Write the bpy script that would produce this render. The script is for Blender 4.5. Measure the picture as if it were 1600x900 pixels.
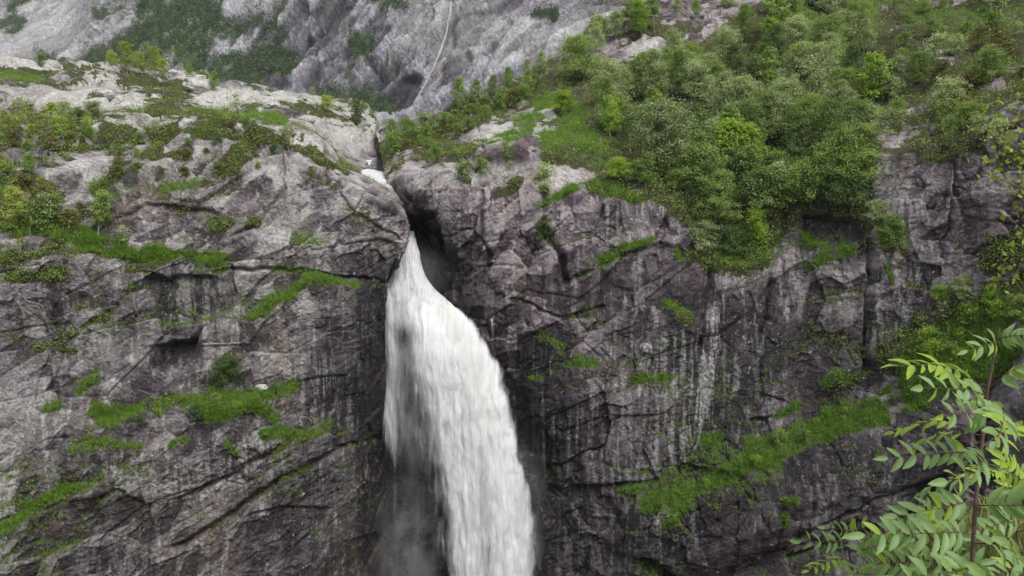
import bpy, math, random
import numpy as np
from mathutils import Vector
from mathutils.bvhtree import BVHTree

scene = bpy.context.scene
COL = scene.collection
for o in list(bpy.data.objects):
    bpy.data.objects.remove(o)

# ------------------------------------------------------------------ camera, sky, sun, exposure
F_PX, PITCH = 1300.0, math.radians(8.0)          # focal length in photo pixels (1600 wide), tilt down
cam_d = bpy.data.cameras.new('camera')
cam_d.sensor_width = 36.0
cam_d.lens = 36.0 * F_PX / 1600.0
cam_d.clip_start, cam_d.clip_end = 0.1, 6000.0
cam = bpy.data.objects.new('camera', cam_d)
cam.location = (0, 0, 0)
cam.rotation_euler = (math.radians(90) - PITCH, 0, 0)
COL.objects.link(cam)
scene.camera = cam

SUN_EL, SUN_AZ = math.radians(52), math.radians(150)   # azimuth clockwise from +Y: behind the viewer, to the right
world = bpy.data.worlds.new('World')
scene.world = world
world.use_nodes = True
wn = world.node_tree
wn.nodes.clear()
sky = wn.nodes.new('ShaderNodeTexSky')
sky.sky_type = 'NISHITA'
sky.sun_disc = False
sky.sun_elevation = SUN_EL
sky.sun_rotation = SUN_AZ
sky.air_density, sky.dust_density, sky.ozone_density = 1.0, 3.0, 1.0
hs = wn.nodes.new('ShaderNodeHueSaturation')            # cloud cover takes most of the blue out of the sky
hs.inputs['Saturation'].default_value = 0.34
bg = wn.nodes.new('ShaderNodeBackground')
bg.inputs['Strength'].default_value = 0.15
wo = wn.nodes.new('ShaderNodeOutputWorld')
wn.links.new(sky.outputs[0], hs.inputs['Color'])
wn.links.new(hs.outputs[0], bg.inputs['Color'])
wn.links.new(bg.outputs[0], wo.inputs['Surface'])

sun_d = bpy.data.lights.new('sun', 'SUN')
sun_d.energy = 1.5
sun_d.angle = math.radians(18)
sun_d.color = (1.0, 0.97, 0.94)
sun = bpy.data.objects.new('sun', sun_d)
sdir = Vector((math.sin(SUN_AZ) * math.cos(SUN_EL), math.cos(SUN_AZ) * math.cos(SUN_EL), math.sin(SUN_EL)))
sun.rotation_euler = sdir.to_track_quat('Z', 'Y').to_euler()
COL.objects.link(sun)

vs = scene.view_settings
vs.view_transform, vs.look, vs.gamma, vs.use_curve_mapping = 'Standard', 'None', 1.0, False
vs.exposure = 0.62
cy = scene.cycles
cy.max_bounces, cy.diffuse_bounces, cy.transparent_max_bounces = 5, 2, 16
cy.adaptive_threshold = .02
cy.volume_bounces = 0
cy.volume_step_rate, cy.volume_max_steps = 4.0, 48
cy.use_denoising = True

# ------------------------------------------------------------------ maths helpers
CP, SP = math.cos(PITCH), math.sin(PITCH)
def at(px, py, Y):
    """the point that stands Y metres out in front, in the direction of photo pixel (px, py)"""
    px, py, Y = np.asarray(px, float), np.asarray(py, float), np.asarray(Y, float)
    a, b = (px - 800) / F_PX, (450 - py) / F_PX
    dy, dz = CP + b * SP, -SP + b * CP
    return np.stack([a / dy * Y, Y, dz / dy * Y], -1)
def proj(P):
    f = P[..., 1] * CP - P[..., 2] * SP
    u = P[..., 1] * SP + P[..., 2] * CP
    return 800 + F_PX * P[..., 0] / f, 450 - F_PX * u / f

_rt = np.random.default_rng(7).random((64, 64, 64)).astype(np.float32)
def vnoise(x, y, z):
    x, y, z = (np.asarray(v, np.float32) for v in (x, y, z))
    xi, yi, zi = np.floor(x), np.floor(y), np.floor(z)
    fx, fy, fz = x - xi, y - yi, z - zi
    xi, yi, zi = (v.astype(np.int32) & 63 for v in (xi, yi, zi))
    x1, y1, z1 = (xi + 1) & 63, (yi + 1) & 63, (zi + 1) & 63
    fx, fy, fz = (f * f * (3 - 2 * f) for f in (fx, fy, fz))
    a = _rt[xi, yi, zi] * (1 - fx) + _rt[x1, yi, zi] * fx
    b = _rt[xi, y1, zi] * (1 - fx) + _rt[x1, y1, zi] * fx
    c = _rt[xi, yi, z1] * (1 - fx) + _rt[x1, yi, z1] * fx
    d = _rt[xi, y1, z1] * (1 - fx) + _rt[x1, y1, z1] * fx
    a = a * (1 - fy) + b * fy
    c = c * (1 - fy) + d * fy
    return (a * (1 - fz) + c * fz) * 2 - 1
def fbm(x, y, z, oct=4, gain=.5, lac=2.03):
    s, a, t = 0, 1.0, 0.0
    for i in range(oct):
        k = lac ** i
        s = s + a * vnoise(x * k + 17.3 * i, y * k + 5.1 * i, z * k + 9.7 * i)
        t += a; a *= gain
    return s / t
def facets(p, q, r, seed=0, tilt=1.0, full=False):
    """blocky rock: every cell of a jittered lattice is a tilted plane; returns height and distance to the nearest joint"""
    p, q, r = (np.asarray(v, np.float32) + 31.7 * seed for v in (p, q, r))
    bp, bq, br = np.floor(p - .5), np.floor(q - .5), np.floor(r - .5)
    d1 = np.full(p.shape, 9e9, np.float32); d2 = d1.copy(); h = np.zeros(p.shape, np.float32)
    for i in (0, 1):
        for j in (0, 1):
            for k in (0, 1):
                ci, cj, ck = bp + i, bq + j, br + k
                a, b, c = ci.astype(np.int32) & 63, cj.astype(np.int32) & 63, ck.astype(np.int32) & 63
                dx = p - (ci + .5 + (_rt[a, b, c] - .5) * .9)
                dy = q - (cj + .5 + (_rt[b, c, a] - .5) * .9)
                dz = r - (ck + .5 + (_rt[c, a, b] - .5) * .9)
                d = dx * dx + dy * dy + dz * dz
                hh = (_rt[a, c, b] - .5) + tilt * ((_rt[c, b, a] - .5) * dx + (_rt[b, a, c] - .5) * dy)
                m = d < d1
                d2 = np.where(m, d1, np.minimum(d2, d))
                h = np.where(m, hh, h)
                d1 = np.where(m, d, d1)
    return (h, np.sqrt(d2) - np.sqrt(d1)) if not full else (h, np.sqrt(d2) - np.sqrt(d1), d1)
def sstep(a, b, x):
    t = np.clip((x - a) / (b - a), 0, 1)
    return t * t * (3 - 2 * t)
def poly_dist(px, py, pts):
    """distance in px to a polyline and signed side (positive below / right of it)"""
    best = np.full(px.shape, 1e9, np.float32); side = np.zeros(px.shape, np.float32)
    for (x0, y0), (x1, y1) in zip(pts[:-1], pts[1:]):
        dx, dy = x1 - x0, y1 - y0
        t = np.clip(((px - x0) * dx + (py - y0) * dy) / (dx * dx + dy * dy), 0, 1)
        ex, ey = px - (x0 + t * dx), py - (y0 + t * dy)
        d = np.sqrt(ex * ex + ey * ey)
        m = d < best
        best = np.where(m, d, best)
        side = np.where(m, np.sign(dx * ey - dy * ex), side)
    return best, side
def strokes(px, py, lst):
    """soft brush strokes: (points, half width px, strength) -> 0..1"""
    g = np.zeros(px.shape, np.float32)
    for pts, w, s in lst:
        xs, ys = [p[0] for p in pts], [p[1] for p in pts]
        m = (px > min(xs) - 2 * w) & (px < max(xs) + 2 * w) & (py > min(ys) - 2 * w) & (py < max(ys) + 2 * w)
        if not m.any():
            continue
        if len(pts) == 1:
            d = np.hypot(px[m] - pts[0][0], py[m] - pts[0][1])
        else:
            d, _ = poly_dist(px[m], py[m], pts)
        g[m] = np.maximum(g[m], s * (1 - sstep(w * .5, w * 1.35, d)))
    return g
def in_poly(px, py, pts):
    ins = np.zeros(np.shape(px), bool)
    n = len(pts)
    for i in range(n):
        x0, y0 = pts[i]; x1, y1 = pts[(i + 1) % n]
        if y0 == y1: continue
        ins ^= ((py > min(y0, y1)) & (py <= max(y0, y1)) & (px < (py - y0) * (x1 - x0) / (y1 - y0) + x0))
    return ins

def smooth1(A, k, axis):
    if k < 1: return A
    A = np.moveaxis(A, axis, 0)
    n = A.shape[0]
    for _ in range(2):
        P = np.concatenate([np.repeat(A[:1], k, 0) + (A[:1] - A[1:2]) * np.arange(k, 0, -1).reshape(-1, *[1] * (A.ndim - 1)), A,
                            np.repeat(A[-1:], k, 0) + (A[-1:] - A[-2:-1]) * np.arange(1, k + 1).reshape(-1, *[1] * (A.ndim - 1))], 0)
        c = np.concatenate([np.zeros((1,) + P.shape[1:]), np.cumsum(P, 0)], 0)
        A = (c[2 * k + 1:2 * k + 1 + n] - c[:n]) / (2 * k + 1)
    return np.moveaxis(A, 0, axis)
def loft(rows, step, soft=7):
    """a surface through rows of (px, py, Y) stations, about one vertex every `step` photo pixels inside the frame"""
    R = np.array(rows, float)
    px, py = R[..., 0], R[..., 1]
    def gaps(axis):
        d = np.hypot(np.diff(px, axis=axis), np.diff(py, axis=axis))
        mx, my = (np.take(px, range(1, px.shape[axis]), axis) + np.take(px, range(px.shape[axis] - 1), axis)) / 2, \
                 (np.take(py, range(1, px.shape[axis]), axis) + np.take(py, range(px.shape[axis] - 1), axis)) / 2
        off = (mx < -30) | (mx > 1630) | (my < -30) | (my > 930)
        return np.where(off, d * .25, d).max(axis=1 - axis)
    def params(g):
        out = []
        for i, x in enumerate(g):
            n = max(3, int(x / step))
            out += list(i + np.arange(n) / n)
        return np.array(out + [len(g)])
    tv, tu = params(gaps(0)), params(gaps(1))
    W = at(R[..., 0], R[..., 1], R[..., 2])
    def lerp(A, t):
        i = np.minimum(t.astype(int), A.shape[0] - 2)
        f = (t - i).reshape(-1, *[1] * (A.ndim - 1))
        return A[i] * (1 - f) + A[i + 1] * f
    S = lerp(W, tv)
    S = np.moveaxis(lerp(np.moveaxis(S, 1, 0), tu), 0, 1)
    return smooth1(smooth1(S, soft, 0), soft, 1)
def grid_normals(S):
    n = np.cross(np.gradient(S, axis=1), np.gradient(S, axis=0))
    n /= np.linalg.norm(n, axis=-1, keepdims=True) + 1e-9
    return n

# ------------------------------------------------------------------ object helpers
def mesh_np(name, V, Fq, mat=None, attrs=None, uv=None, smooth=True):
    """V (n,3), Fq (m,3|4) -> mesh"""
    V = np.ascontiguousarray(V, np.float32).reshape(-1, 3); Fq = np.ascontiguousarray(Fq, np.int32)
    me = bpy.data.meshes.new(name)
    k = Fq.shape[1]
    me.vertices.add(len(V)); me.vertices.foreach_set('co', V.ravel())
    me.loops.add(Fq.size); me.loops.foreach_set('vertex_index', Fq.ravel())
    me.polygons.add(len(Fq)); me.polygons.foreach_set('loop_start', np.arange(0, Fq.size, k, dtype=np.int32))
    if smooth:
        me.polygons.foreach_set('use_smooth', np.ones(len(Fq), bool))
    me.update(calc_edges=True)
    for an, av in (attrs or {}).items():
        dom = 'POINT' if len(av) == len(V) else 'FACE'
        a = me.attributes.new(an, 'FLOAT', dom)
        a.data.foreach_set('value', np.ascontiguousarray(av, np.float32).ravel())
    if uv is not None:
        l = me.uv_layers.new(name='UVMap')
        l.data.foreach_set('uv', np.ascontiguousarray(uv, np.float32)[Fq.ravel()].ravel())
    if mat is not None:
        me.materials.append(mat)
    return me
def grid_faces(nv, nu):
    i = np.arange(nv * nu).reshape(nv, nu)
    return np.stack([i[:-1, :-1], i[1:, :-1], i[1:, 1:], i[:-1, 1:]], -1).reshape(-1, 4)
def link(name, data, parent=None, **props):
    o = bpy.data.objects.new(name, data)
    COL.objects.link(o)
    if parent is not None: o.parent = parent
    for k, v in props.items(): o[k] = v
    return o

class NT:
    """small node-tree writer"""
    def __init__(s, name):
        s.mat = bpy.data.materials.new(name); s.mat.use_nodes = True
        s.t = s.mat.node_tree; s.t.nodes.clear()
        s.out = s.t.nodes.new('ShaderNodeOutputMaterial')
    def n(s, typ, ins=None, **kw):
        nd = s.t.nodes.new('ShaderNode' + typ)
        for k, v in kw.items(): setattr(nd, k, v)
        for k, v in (ins or {}).items(): s.set(nd.inputs[k], v)
        return nd
    def set(s, sock, v):
        if isinstance(v, bpy.types.NodeSocket): s.t.links.new(v, sock)
        else: sock.default_value = v
    def attr(s, name): return s.n('Attribute', attribute_name=name).outputs['Fac']
    def m(s, op, a, b=0.0, c=0.0, clamp=False):
        nd = s.n('Math', operation=op, use_clamp=clamp)
        for i, v in enumerate((a, b, c)): s.set(nd.inputs[i], v)
        return nd.outputs[0]
    def mix(s, f, a, b, typ='MIX'):
        nd = s.n('Mix', data_type='RGBA', blend_type=typ)
        s.set(nd.inputs[0], f); s.set(nd.inputs[6], a); s.set(nd.inputs[7], b)
        return nd.outputs[2]
    def step(s, x, a, b):
        nd = s.n('MapRange', interpolation_type='SMOOTHSTEP')
        s.set(nd.inputs[0], x); s.set(nd.inputs[1], a); s.set(nd.inputs[2], b)
        return nd.outputs[0]
    def noise(s, vec, scale, detail=4, rough=.55, dist=0.0):
        nd = s.n('TexNoise', {'Scale': scale, 'Detail': detail, 'Roughness': rough, 'Distortion': dist})
        s.t.links.new(vec, nd.inputs['Vector'])
        return nd.outputs[0]
    def mapping(s, vec, scale=(1, 1, 1), rot=(0, 0, 0), loc=(0, 0, 0)):
        nd = s.n('Mapping', {'Scale': scale, 'Rotation': rot, 'Location': loc})
        s.t.links.new(vec, nd.inputs['Vector'])
        return nd.outputs[0]
    def ramp(s, x, stops):
        nd = s.n('ValToRGB')
        el = nd.color_ramp.elements
        while len(el) < len(stops): el.new(.5)
        for e, (p, c) in zip(el, stops): e.position, e.color = p, (*c, 1)
        s.set(nd.inputs[0], x)
        return nd.outputs[0]
def rgb(r, g, b): return (r, g, b, 1.0)
# ------------------------------------------------------------------ materials
def rock_material(name, dark, mid, light, sc=1.0, strata=math.radians(-30), fleck=.615, cool=(1, 1, 1)):
    T = NT(name)
    pos = T.n('TexCoord').outputs['Object']
    lay = T.mapping(pos, (1, 1, 1), (0, strata, 0))
    n_big = T.noise(pos, .09 * sc, 5)
    n_mid = T.noise(T.mapping(lay, (.5, .6, 1.4)), .55 * sc, 9, .68, .4)
    n_fine = T.noise(T.mapping(lay, (.7, .8, 1.5)), 3.2 * sc, 7, .7)
    streak = T.noise(T.mapping(pos, (1.0, .5, .065)), 1.75 * sc, 6, .6, .2)
    streak2 = T.noise(T.mapping(pos, (1.0, .5, .05), (0, 0, 0), (40, 3, 8)), 1.7 * sc, 6, .62, .15)
    tone = T.m('ADD', T.m('MULTIPLY', n_mid, .48), T.m('MULTIPLY', n_fine, .52))
    tone = T.m('ADD', tone, T.m('MULTIPLY', T.m('SUBTRACT', n_big, .5), .35))
    tone = T.m('ADD', tone, T.m('MULTIPLY', T.attr('tone'), .30))
    c = T.ramp(tone, [(.36, dark), (.48, mid), (.61, light)])
    # ochre and violet tints
    tint = T.noise(T.mapping(pos, (1, 1, .35), (0, 0, 0), (9, 4, 2)), .16 * sc, 4)
    c = T.mix(T.m('MULTIPLY', T.step(tint, .52, .70), .35), c, rgb(.26, .205, .15))
    c = T.mix(T.m('MULTIPLY', T.step(tint, .50, .34), .40), c, rgb(.125, .095, .115))
    pale = T.m('MULTIPLY', T.attr('pale'), T.step(T.m('ADD', n_fine, T.m('MULTIPLY', n_mid, .6)), .45, .80))
    c = T.mix(T.m('MINIMUM', pale, .9), c, rgb(.54, .52, .48))
    # seepage stains run down the face
    wet = T.m('MULTIPLY', T.attr('stain'), T.step(T.m('ADD', streak, T.m('MULTIPLY', T.attr('stain'), .20)), .48, .60))
    c = T.mix(T.m('MULTIPLY', wet, .86), c, rgb(.021, .016, .021))
    lich = T.m('MULTIPLY', T.m('MINIMUM', T.attr('lich'), 1.0), T.step(T.m('ADD', streak2, T.m('MULTIPLY', T.attr('lich'), .10)), .54, .66))
    lich = T.m('MULTIPLY', lich, T.step(n_fine, .34, .56))
    c = T.mix(T.m('MULTIPLY', lich, .85), c, rgb(.43, .425, .41))
    fl = T.noise(T.mapping(pos, (1, 1, .8)), 1.9 * sc, 5, .72)
    fl = T.m('MULTIPLY', T.step(fl, fleck, fleck + .05), T.step(n_big, .40, .56))
    c = T.mix(T.m('MULTIPLY', fl, .8), c, rgb(.50, .49, .47))
    # moss and turf
    g = T.m('ADD', T.attr('grass'), T.m('ADD', T.m('MULTIPLY', T.m('SUBTRACT', n_fine, .5), 1.3), T.m('MULTIPLY', T.m('SUBTRACT', n_mid, .5), .8)))
    h = T.m('ADD', T.attr('heath'), T.m('ADD', T.m('MULTIPLY', T.m('SUBTRACT', n_fine, .5), .9), T.m('MULTIPLY', T.m('SUBTRACT', n_mid, .5), 1.5)))
    gc = T.ramp(n_fine, [(.3, (.040, .070, .012)), (.55, (.085, .140, .022)), (.75, (.140, .190, .038))])
    hc = T.ramp(n_fine, [(.32, (.030, .028, .012)), (.52, (.058, .062, .020)), (.72, (.115, .105, .035))])
    hf, gf = T.step(h, .40, .62), T.step(g, .42, .62)
    c = T.mix(hf, c, hc)
    c = T.mix(gf, c, gc)
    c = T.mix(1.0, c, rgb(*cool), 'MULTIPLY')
    green = T.m('MAXIMUM', hf, gf)
    rough = T.m('SUBTRACT', .88, T.m('MULTIPLY', T.m('MULTIPLY', wet, T.m('SUBTRACT', 1.0, green)), .42))
    bh = T.m('ADD', T.m('MULTIPLY', n_fine, .55), T.m('MULTIPLY', T.noise(lay, 9 * sc, 6, .7), .28))
    bh = T.m('ADD', bh, T.m('MULTIPLY', n_mid, .7))
    for k, (q, w) in enumerate((((.5, .6, 1.5), .06), ((.9, .7, .5), .05))):        # hairline joints
        ln = T.m('ABSOLUTE', T.m('SUBTRACT', T.noise(T.mapping(lay, q, (0, 0, 0), (3 * k, 7, 1)), (1.3 + .6 * k) * sc, 3, .6, .6), .5))
        bh = T.m('SUBTRACT', bh, T.m('MULTIPLY', T.step(ln, w * .55, 0.0), .45))
    bmp = T.n('Bump', {'Strength': .85, 'Distance': .30 / sc, 'Height': bh})
    b = T.n('BsdfPrincipled', {'Base Color': c, 'Roughness': rough, 'Normal': bmp.outputs[0]})
    b.inputs['Specular IOR Level'].default_value = .35
    T.t.links.new(b.outputs[0], T.out.inputs[0])
    return T.mat
M = {}
M['rock_left'] = rock_material('rock_left', (.042, .034, .037), (.172, .152, .152), (.385, .360, .350))
M['rock_right'] = rock_material('rock_right', (.032, .021, .027), (.145, .110, .123), (.385, .335, .342))
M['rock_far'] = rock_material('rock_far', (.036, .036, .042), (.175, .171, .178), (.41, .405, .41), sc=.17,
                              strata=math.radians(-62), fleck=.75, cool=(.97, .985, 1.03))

def leaf_material(name, c0, c1, c2, trans=.35, sc=.8):
    T = NT(name)
    pos = T.n('TexCoord').outputs['Object']
    r = T.m('ADD', T.m('MULTIPLY', T.attr('rnd'), .65), T.m('MULTIPLY', T.noise(pos, sc, 3), .5))
    oi = T.n('ObjectInfo').outputs['Random']
    r = T.m('ADD', r, T.m('MULTIPLY', T.m('SUBTRACT', oi, .5), .35))
    c = T.ramp(r, [(.2, c0), (.55, c1), (.95, c2)])
    d = T.n('BsdfPrincipled', {'Base Color': c, 'Roughness': .55})
    d.inputs['Specular IOR Level'].default_value = .3
    tr = T.n('BsdfTranslucent', {'Color': T.mix(1.0, c, rgb(1.25, 1.35, .7), 'MULTIPLY')})
    mx = T.n('MixShader', {0: trans})
    T.t.links.new(d.outputs[0], mx.inputs[1]); T.t.links.new(tr.outputs[0], mx.inputs[2])
    T.t.links.new(mx.outputs[0], T.out.inputs[0])
    return T.mat
M['leaf_grey'] = leaf_material('leaf_grey', (0.155, 0.196, 0.085), (0.293, 0.354, 0.163), (0.465, 0.521, 0.262), .35)
M['leaf_mid'] = leaf_material('leaf_mid', (0.095, 0.150, 0.034), (0.195, 0.282, 0.066), (0.316, 0.406, 0.108), .40)
M['leaf_bright'] = leaf_material('leaf_bright', (0.124, 0.204, 0.021), (0.238, 0.364, 0.039), (0.372, 0.495, 0.071), .45)
M['leaf_dark'] = leaf_material('leaf_dark', (0.047, 0.086, 0.024), (0.100, 0.161, 0.042), (0.177, 0.236, 0.065), .33)
M['leaf_pale'] = leaf_material('leaf_pale', (0.188, 0.229, 0.051), (0.329, 0.380, 0.091), (0.484, 0.524, 0.148), .42)
M['leaf_heath'] = leaf_material('leaf_heath', (0.067, 0.063, 0.018), (0.148, 0.150, 0.039), (0.269, 0.249, 0.074), .28)
M['leaf_moor'] = leaf_material('leaf_moor', (.075, .082, .024), (.150, .165, .048), (.250, .255, .085), .32)
M['grass'] = leaf_material('grass', (0.076, 0.146, 0.016), (0.152, 0.275, 0.033), (0.268, 0.390, 0.067), .44)
M['leaf_herb'] = leaf_material('leaf_herb', (0.067, 0.132, 0.018), (0.140, 0.256, 0.034), (0.250, 0.372, 0.067), .42, .5)
M['leaf_far'] = leaf_material('leaf_far', (.050, .080, .036), (.090, .135, .060), (.145, .190, .085), .28, .1)

def bark_material(name, a, b_):
    T = NT(name)
    pos = T.n('TexCoord').outputs['Object']
    c = T.ramp(T.noise(T.mapping(pos, (1, 1, .5)), 5.0, 6, .7), [(.36, a), (.6, b_)])
    b = T.n('BsdfPrincipled', {'Base Color': c, 'Roughness': .85})
    bmp = T.n('Bump', {'Strength': .5, 'Distance': .02, 'Height': T.noise(pos, 18, 4)})
    T.t.links.new(bmp.outputs[0], b.inputs['Normal'])
    T.t.links.new(b.outputs[0], T.out.inputs[0])
    return T.mat
M['bark_birch'] = bark_material('bark_birch', (.10, .09, .08), (.46, .43, .38))
M['bark_dark'] = bark_material('bark_dark', (.045, .036, .030), (.13, .11, .09))
# ------------------------------------------------------------------ the cliffs
PXL = [-260, -20, 80, 190, 300, 400, 500, 565]       # stations of the left cliff, before its edge at the gorge
def lrow(py, Y, *rest):
    return [(x, y, d) for x, y, d in zip(PXL, py, Y)] + list(rest)
LEFT = [
    lrow([150, 140, 140, 150, 160, 185, 195, 215], [250, 245, 240, 235, 230, 220, 210, 200], (600, 235, 195), (606, 250, 195), (612, 275, 195)),
    lrow([96, 92, 96, 114, 122, 142, 153, 168], [192, 187, 182, 176, 171, 165, 160, 156], (588, 192, 153), (597, 222, 158), (606, 262, 170)),
    lrow([122, 118, 124, 136, 146, 160, 170, 186], [168, 166, 163, 160, 156, 153, 151, 150], (589, 211, 150), (594, 236, 151), (602, 262, 160)),
    lrow([182, 170, 170, 170, 170, 182, 200], [134, 136, 136, 134, 132, 131, 133], (545, 240, 138), (568, 249, 142), (588, 253, 143), (606, 268, 150)),
    lrow([216, 204, 199, 190, 186, 194, 224], [112, 115, 117, 118, 118, 117.5, 118], (540, 261, 119), (563, 272, 121), (585, 275, 122), (606, 284, 130)),
    lrow([250, 236, 226, 207, 198, 203, 248], [90, 95, 98, 101, 103, 104, 105], (556, 274, 107), (624, 301, 106), (622, 320, 113), (610, 330, 128)),
    lrow([318, 300, 292, 280, 268, 270, 288, 305], [83, 88, 91, 94, 97, 99, 100, 101], (644, 345, 102.5), (636, 360, 111), (618, 372, 126)),
    lrow([392, 382, 384, 392, 402, 372, 366, 372], [78, 83, 86, 89.5, 93, 96, 97, 98.5], (630, 392, 101.5), (622, 402, 111), (612, 410, 124)),
    lrow([432, 420, 418, 416, 424, 440, 440, 440], [77.5, 82.5, 85.5, 90.2, 93.8, 95, 96, 97.5], (604, 440, 101), (606, 444, 110), (640, 452, 118)),
    lrow([540, 530, 520, 520, 520, 520, 520, 520], [76, 81, 84, 88, 91.5, 93.5, 95, 97.5], (600, 520, 104.5), (640, 524, 110), (730, 530, 113)),
    lrow([650] * 8, [74.5, 79.5, 82, 85.5, 88.5, 91.5, 94, 98], (602, 650, 105), (650, 650, 109), (735, 650, 112)),
    lrow([780] * 8, [72.5, 77, 79.5, 82.5, 86, 89.5, 93.5, 98.5], (612, 780, 105), (660, 780, 108), (745, 780, 110)),
    lrow([930] * 8, [70, 74.5, 77, 80, 83.5, 87, 91, 96], (615, 930, 103), (668, 930, 106), (755, 930, 108)),
    lrow([1300] * 8, [64, 68, 70, 73, 76, 79, 83, 88], (610, 1300, 95), (668, 1300, 98), (760, 1300, 100)),
]
PXR = [850, 940, 1050, 1150, 1250, 1350, 1480, 1620, 1900]
def rrow(first, py, Y):
    return list(first) + [(x, y, d) for x, y, d in zip(PXR, py, Y)]
RIGHT = [
    rrow([(580, 262, 190), (640, 250, 195), (700, 225, 200), (770, 195, 205)], [160, 110, 60, 0, -30, -50, -60, -60, -60], [215, 235, 245, 250, 250, 245, 235, 225, 210]),
    rrow([(592, 218, 152), (640, 197, 156), (700, 174, 161), (770, 144, 167)], [106, 38, -24, -60, -90, -100, -110, -110, -110], [176, 190, 200, 205, 205, 200, 190, 180, 165]),
    rrow([(598, 240, 137), (645, 218, 140), (705, 206, 144), (775, 190, 147)], [170, 135, 105, 80, 60, 50, 30, 20, 20], [150, 155, 160, 162, 161, 156, 148, 140, 128]),
    rrow([(600, 264, 121), (645, 250, 121), (705, 244, 121), (775, 238, 121)], [230, 218, 208, 198, 188, 170, 150, 130, 130], [122, 124, 126, 126, 124, 119, 111, 103, 94]),
    rrow([(604, 288, 115), (640, 270, 110), (700, 257, 107.5), (770, 251, 106.5)], [252, 285, 312, 335, 322, 246, 236, 215, 215], [105.5, 104, 103, 101.5, 99, 95, 89, 81, 70]),
    rrow([(620, 318, 119), (650, 306, 107), (706, 300, 104.5), (772, 300, 103.4)], [306, 325, 355, 382, 372, 320, 310, 300, 300], [102.4, 101.5, 100.5, 99, 97, 93, 86.5, 78.5, 68]),
    rrow([(640, 400, 121), (676, 400, 112), (716, 396, 104), (778, 400, 102)], [400, 405, 420, 435, 440, 430, 420, 415, 410], [100.5, 99.5, 98, 97, 95, 90.5, 84.5, 76.5, 66]),
    rrow([(648, 470, 117), (690, 462, 109), (730, 470, 103.4), (785, 500, 101)], [510, 515, 520, 525, 530, 530, 525, 520, 520], [99, 97, 95.5, 94, 92, 88, 82.5, 74.5, 64]),
    rrow([(690, 640, 114), (740, 640, 109), (800, 640, 104.5), (830, 640, 101.5)], [640] * 9, [98.5, 95.5, 93, 91, 89, 85, 79, 71, 61]),
    rrow([(700, 780, 112), (760, 780, 108), (818, 780, 103), (840, 780, 100)], [780] * 9, [97, 93, 90, 87, 84.5, 81, 75.5, 68, 58]),
    rrow([(705, 940, 110), (765, 940, 105), (824, 940, 101), (846, 940, 98)], [940] * 9, [94.5, 90, 86.5, 83, 80, 76.5, 71, 64, 55]),
    rrow([(705, 1300, 102), (765, 1300, 97), (824, 1300, 93), (846, 1300, 90)], [1300] * 9, [87, 83, 79, 76, 73, 69, 64, 58, 50]),
]

LEDGES_L = [   # (polyline, how far the rock below it stands out, softness px)
    ([(-40, 372), (60, 382), (150, 396), (230, 412), (340, 415)], 2.6, 12),
    ([(340, 372), (420, 368), (520, 378)], .9, 8),
    ([(395, 500), (440, 462), (485, 436), (570, 448)], 1.3, 7),
    ([(70, 622), (150, 668), (230, 640), (330, 632), (450, 612)], 1.7, 10),
    ([(130, 690), (240, 690), (330, 680), (420, 682), (515, 668)], 1.0, 9),
    ([(0, 832), (60, 800), (130, 764), (200, 728)], 1.6, 9),
    ([(0, 442), (60, 430), (140, 462), (160, 480)], .8, 8),
    ([(0, 250), (70, 300), (110, 335), (130, 385)], .8, 9),
    ([(150, 340), (240, 300), (330, 292), (400, 320)], .9, 9),
]
CRACKS_L = [   # (polyline, half width px, depth m)
    ([(270, 862), (350, 812), (440, 748), (530, 700), (640, 680)], 4.5, 1.6),
    ([(300, 770), (380, 730), (450, 690), (470, 670)], 3.5, 1.1),
    ([(345, 420), (440, 418), (520, 428), (600, 440)], 3.0, 1.0),
    ([(365, 416), (370, 460)], 3.0, .9),
    ([(90, 540), (150, 505), (200, 470)], 3, .7),
    ([(0, 300), (60, 262), (140, 238), (220, 228)], 4, .9),
    ([(150, 360), (230, 320), (330, 330)], 4, .8),
    ([(430, 225), (440, 290), (400, 350), (360, 372)], 3, .8),
    ([(500, 262), (540, 320), (620, 372)], 3, .7),
    ([(245, 130), (250, 165)], 3, .8),
]
RECESS_L = [   # (polygon, metres in, softness px)
    ([(236, 540), (300, 528), (330, 505), (300, 560), (240, 585)], 2.0, 9),
    ([(240, 425), (345, 423), (352, 470), (340, 505), (240, 515)], 1.0, 7),
    ([(455, 640), (600, 560), (620, 700), (560, 700), (480, 680)], .8, 20),
]
LEDGES_R = [
    ([(985, 775), (1070, 750), (1165, 702), (1235, 668), (1305, 644), (1400, 620), (1480, 596)], 5.0, 32),
    ([(855, 330), (905, 290), (960, 318), (1010, 350)], 1.2, 8),
    ([(930, 412), (980, 388), (1030, 375)], 1.2, 7),
    ([(980, 470), (1050, 480), (1100, 498)], 1.0, 8),
    ([(830, 600), (900, 570), (960, 562)], 1.0, 8),
    ([(1000, 604), (1060, 588)], .9, 7),
    ([(1360, 350), (1400, 380), (1500, 388)], .9, 8),
    ([(1050, 395), (1110, 410), (1190, 400)], 1.2, 10),
    ([(700, 262), (760, 300), (790, 330)], .6, 10),
    ([(775, 306), (820, 275), (850, 262)], .7, 8),
    ([(840, 320), (900, 293), (940, 300)], 1.0, 8),
    ([(1200, 690), (1160, 650), (1240, 632)], .9, 9),
    ([(1420, 560), (1500, 520), (1600, 500)], 3.0, 26),
    ([(980, 60), (1010, 50), (1060, 62)], 4.0, 8),
]
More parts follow.
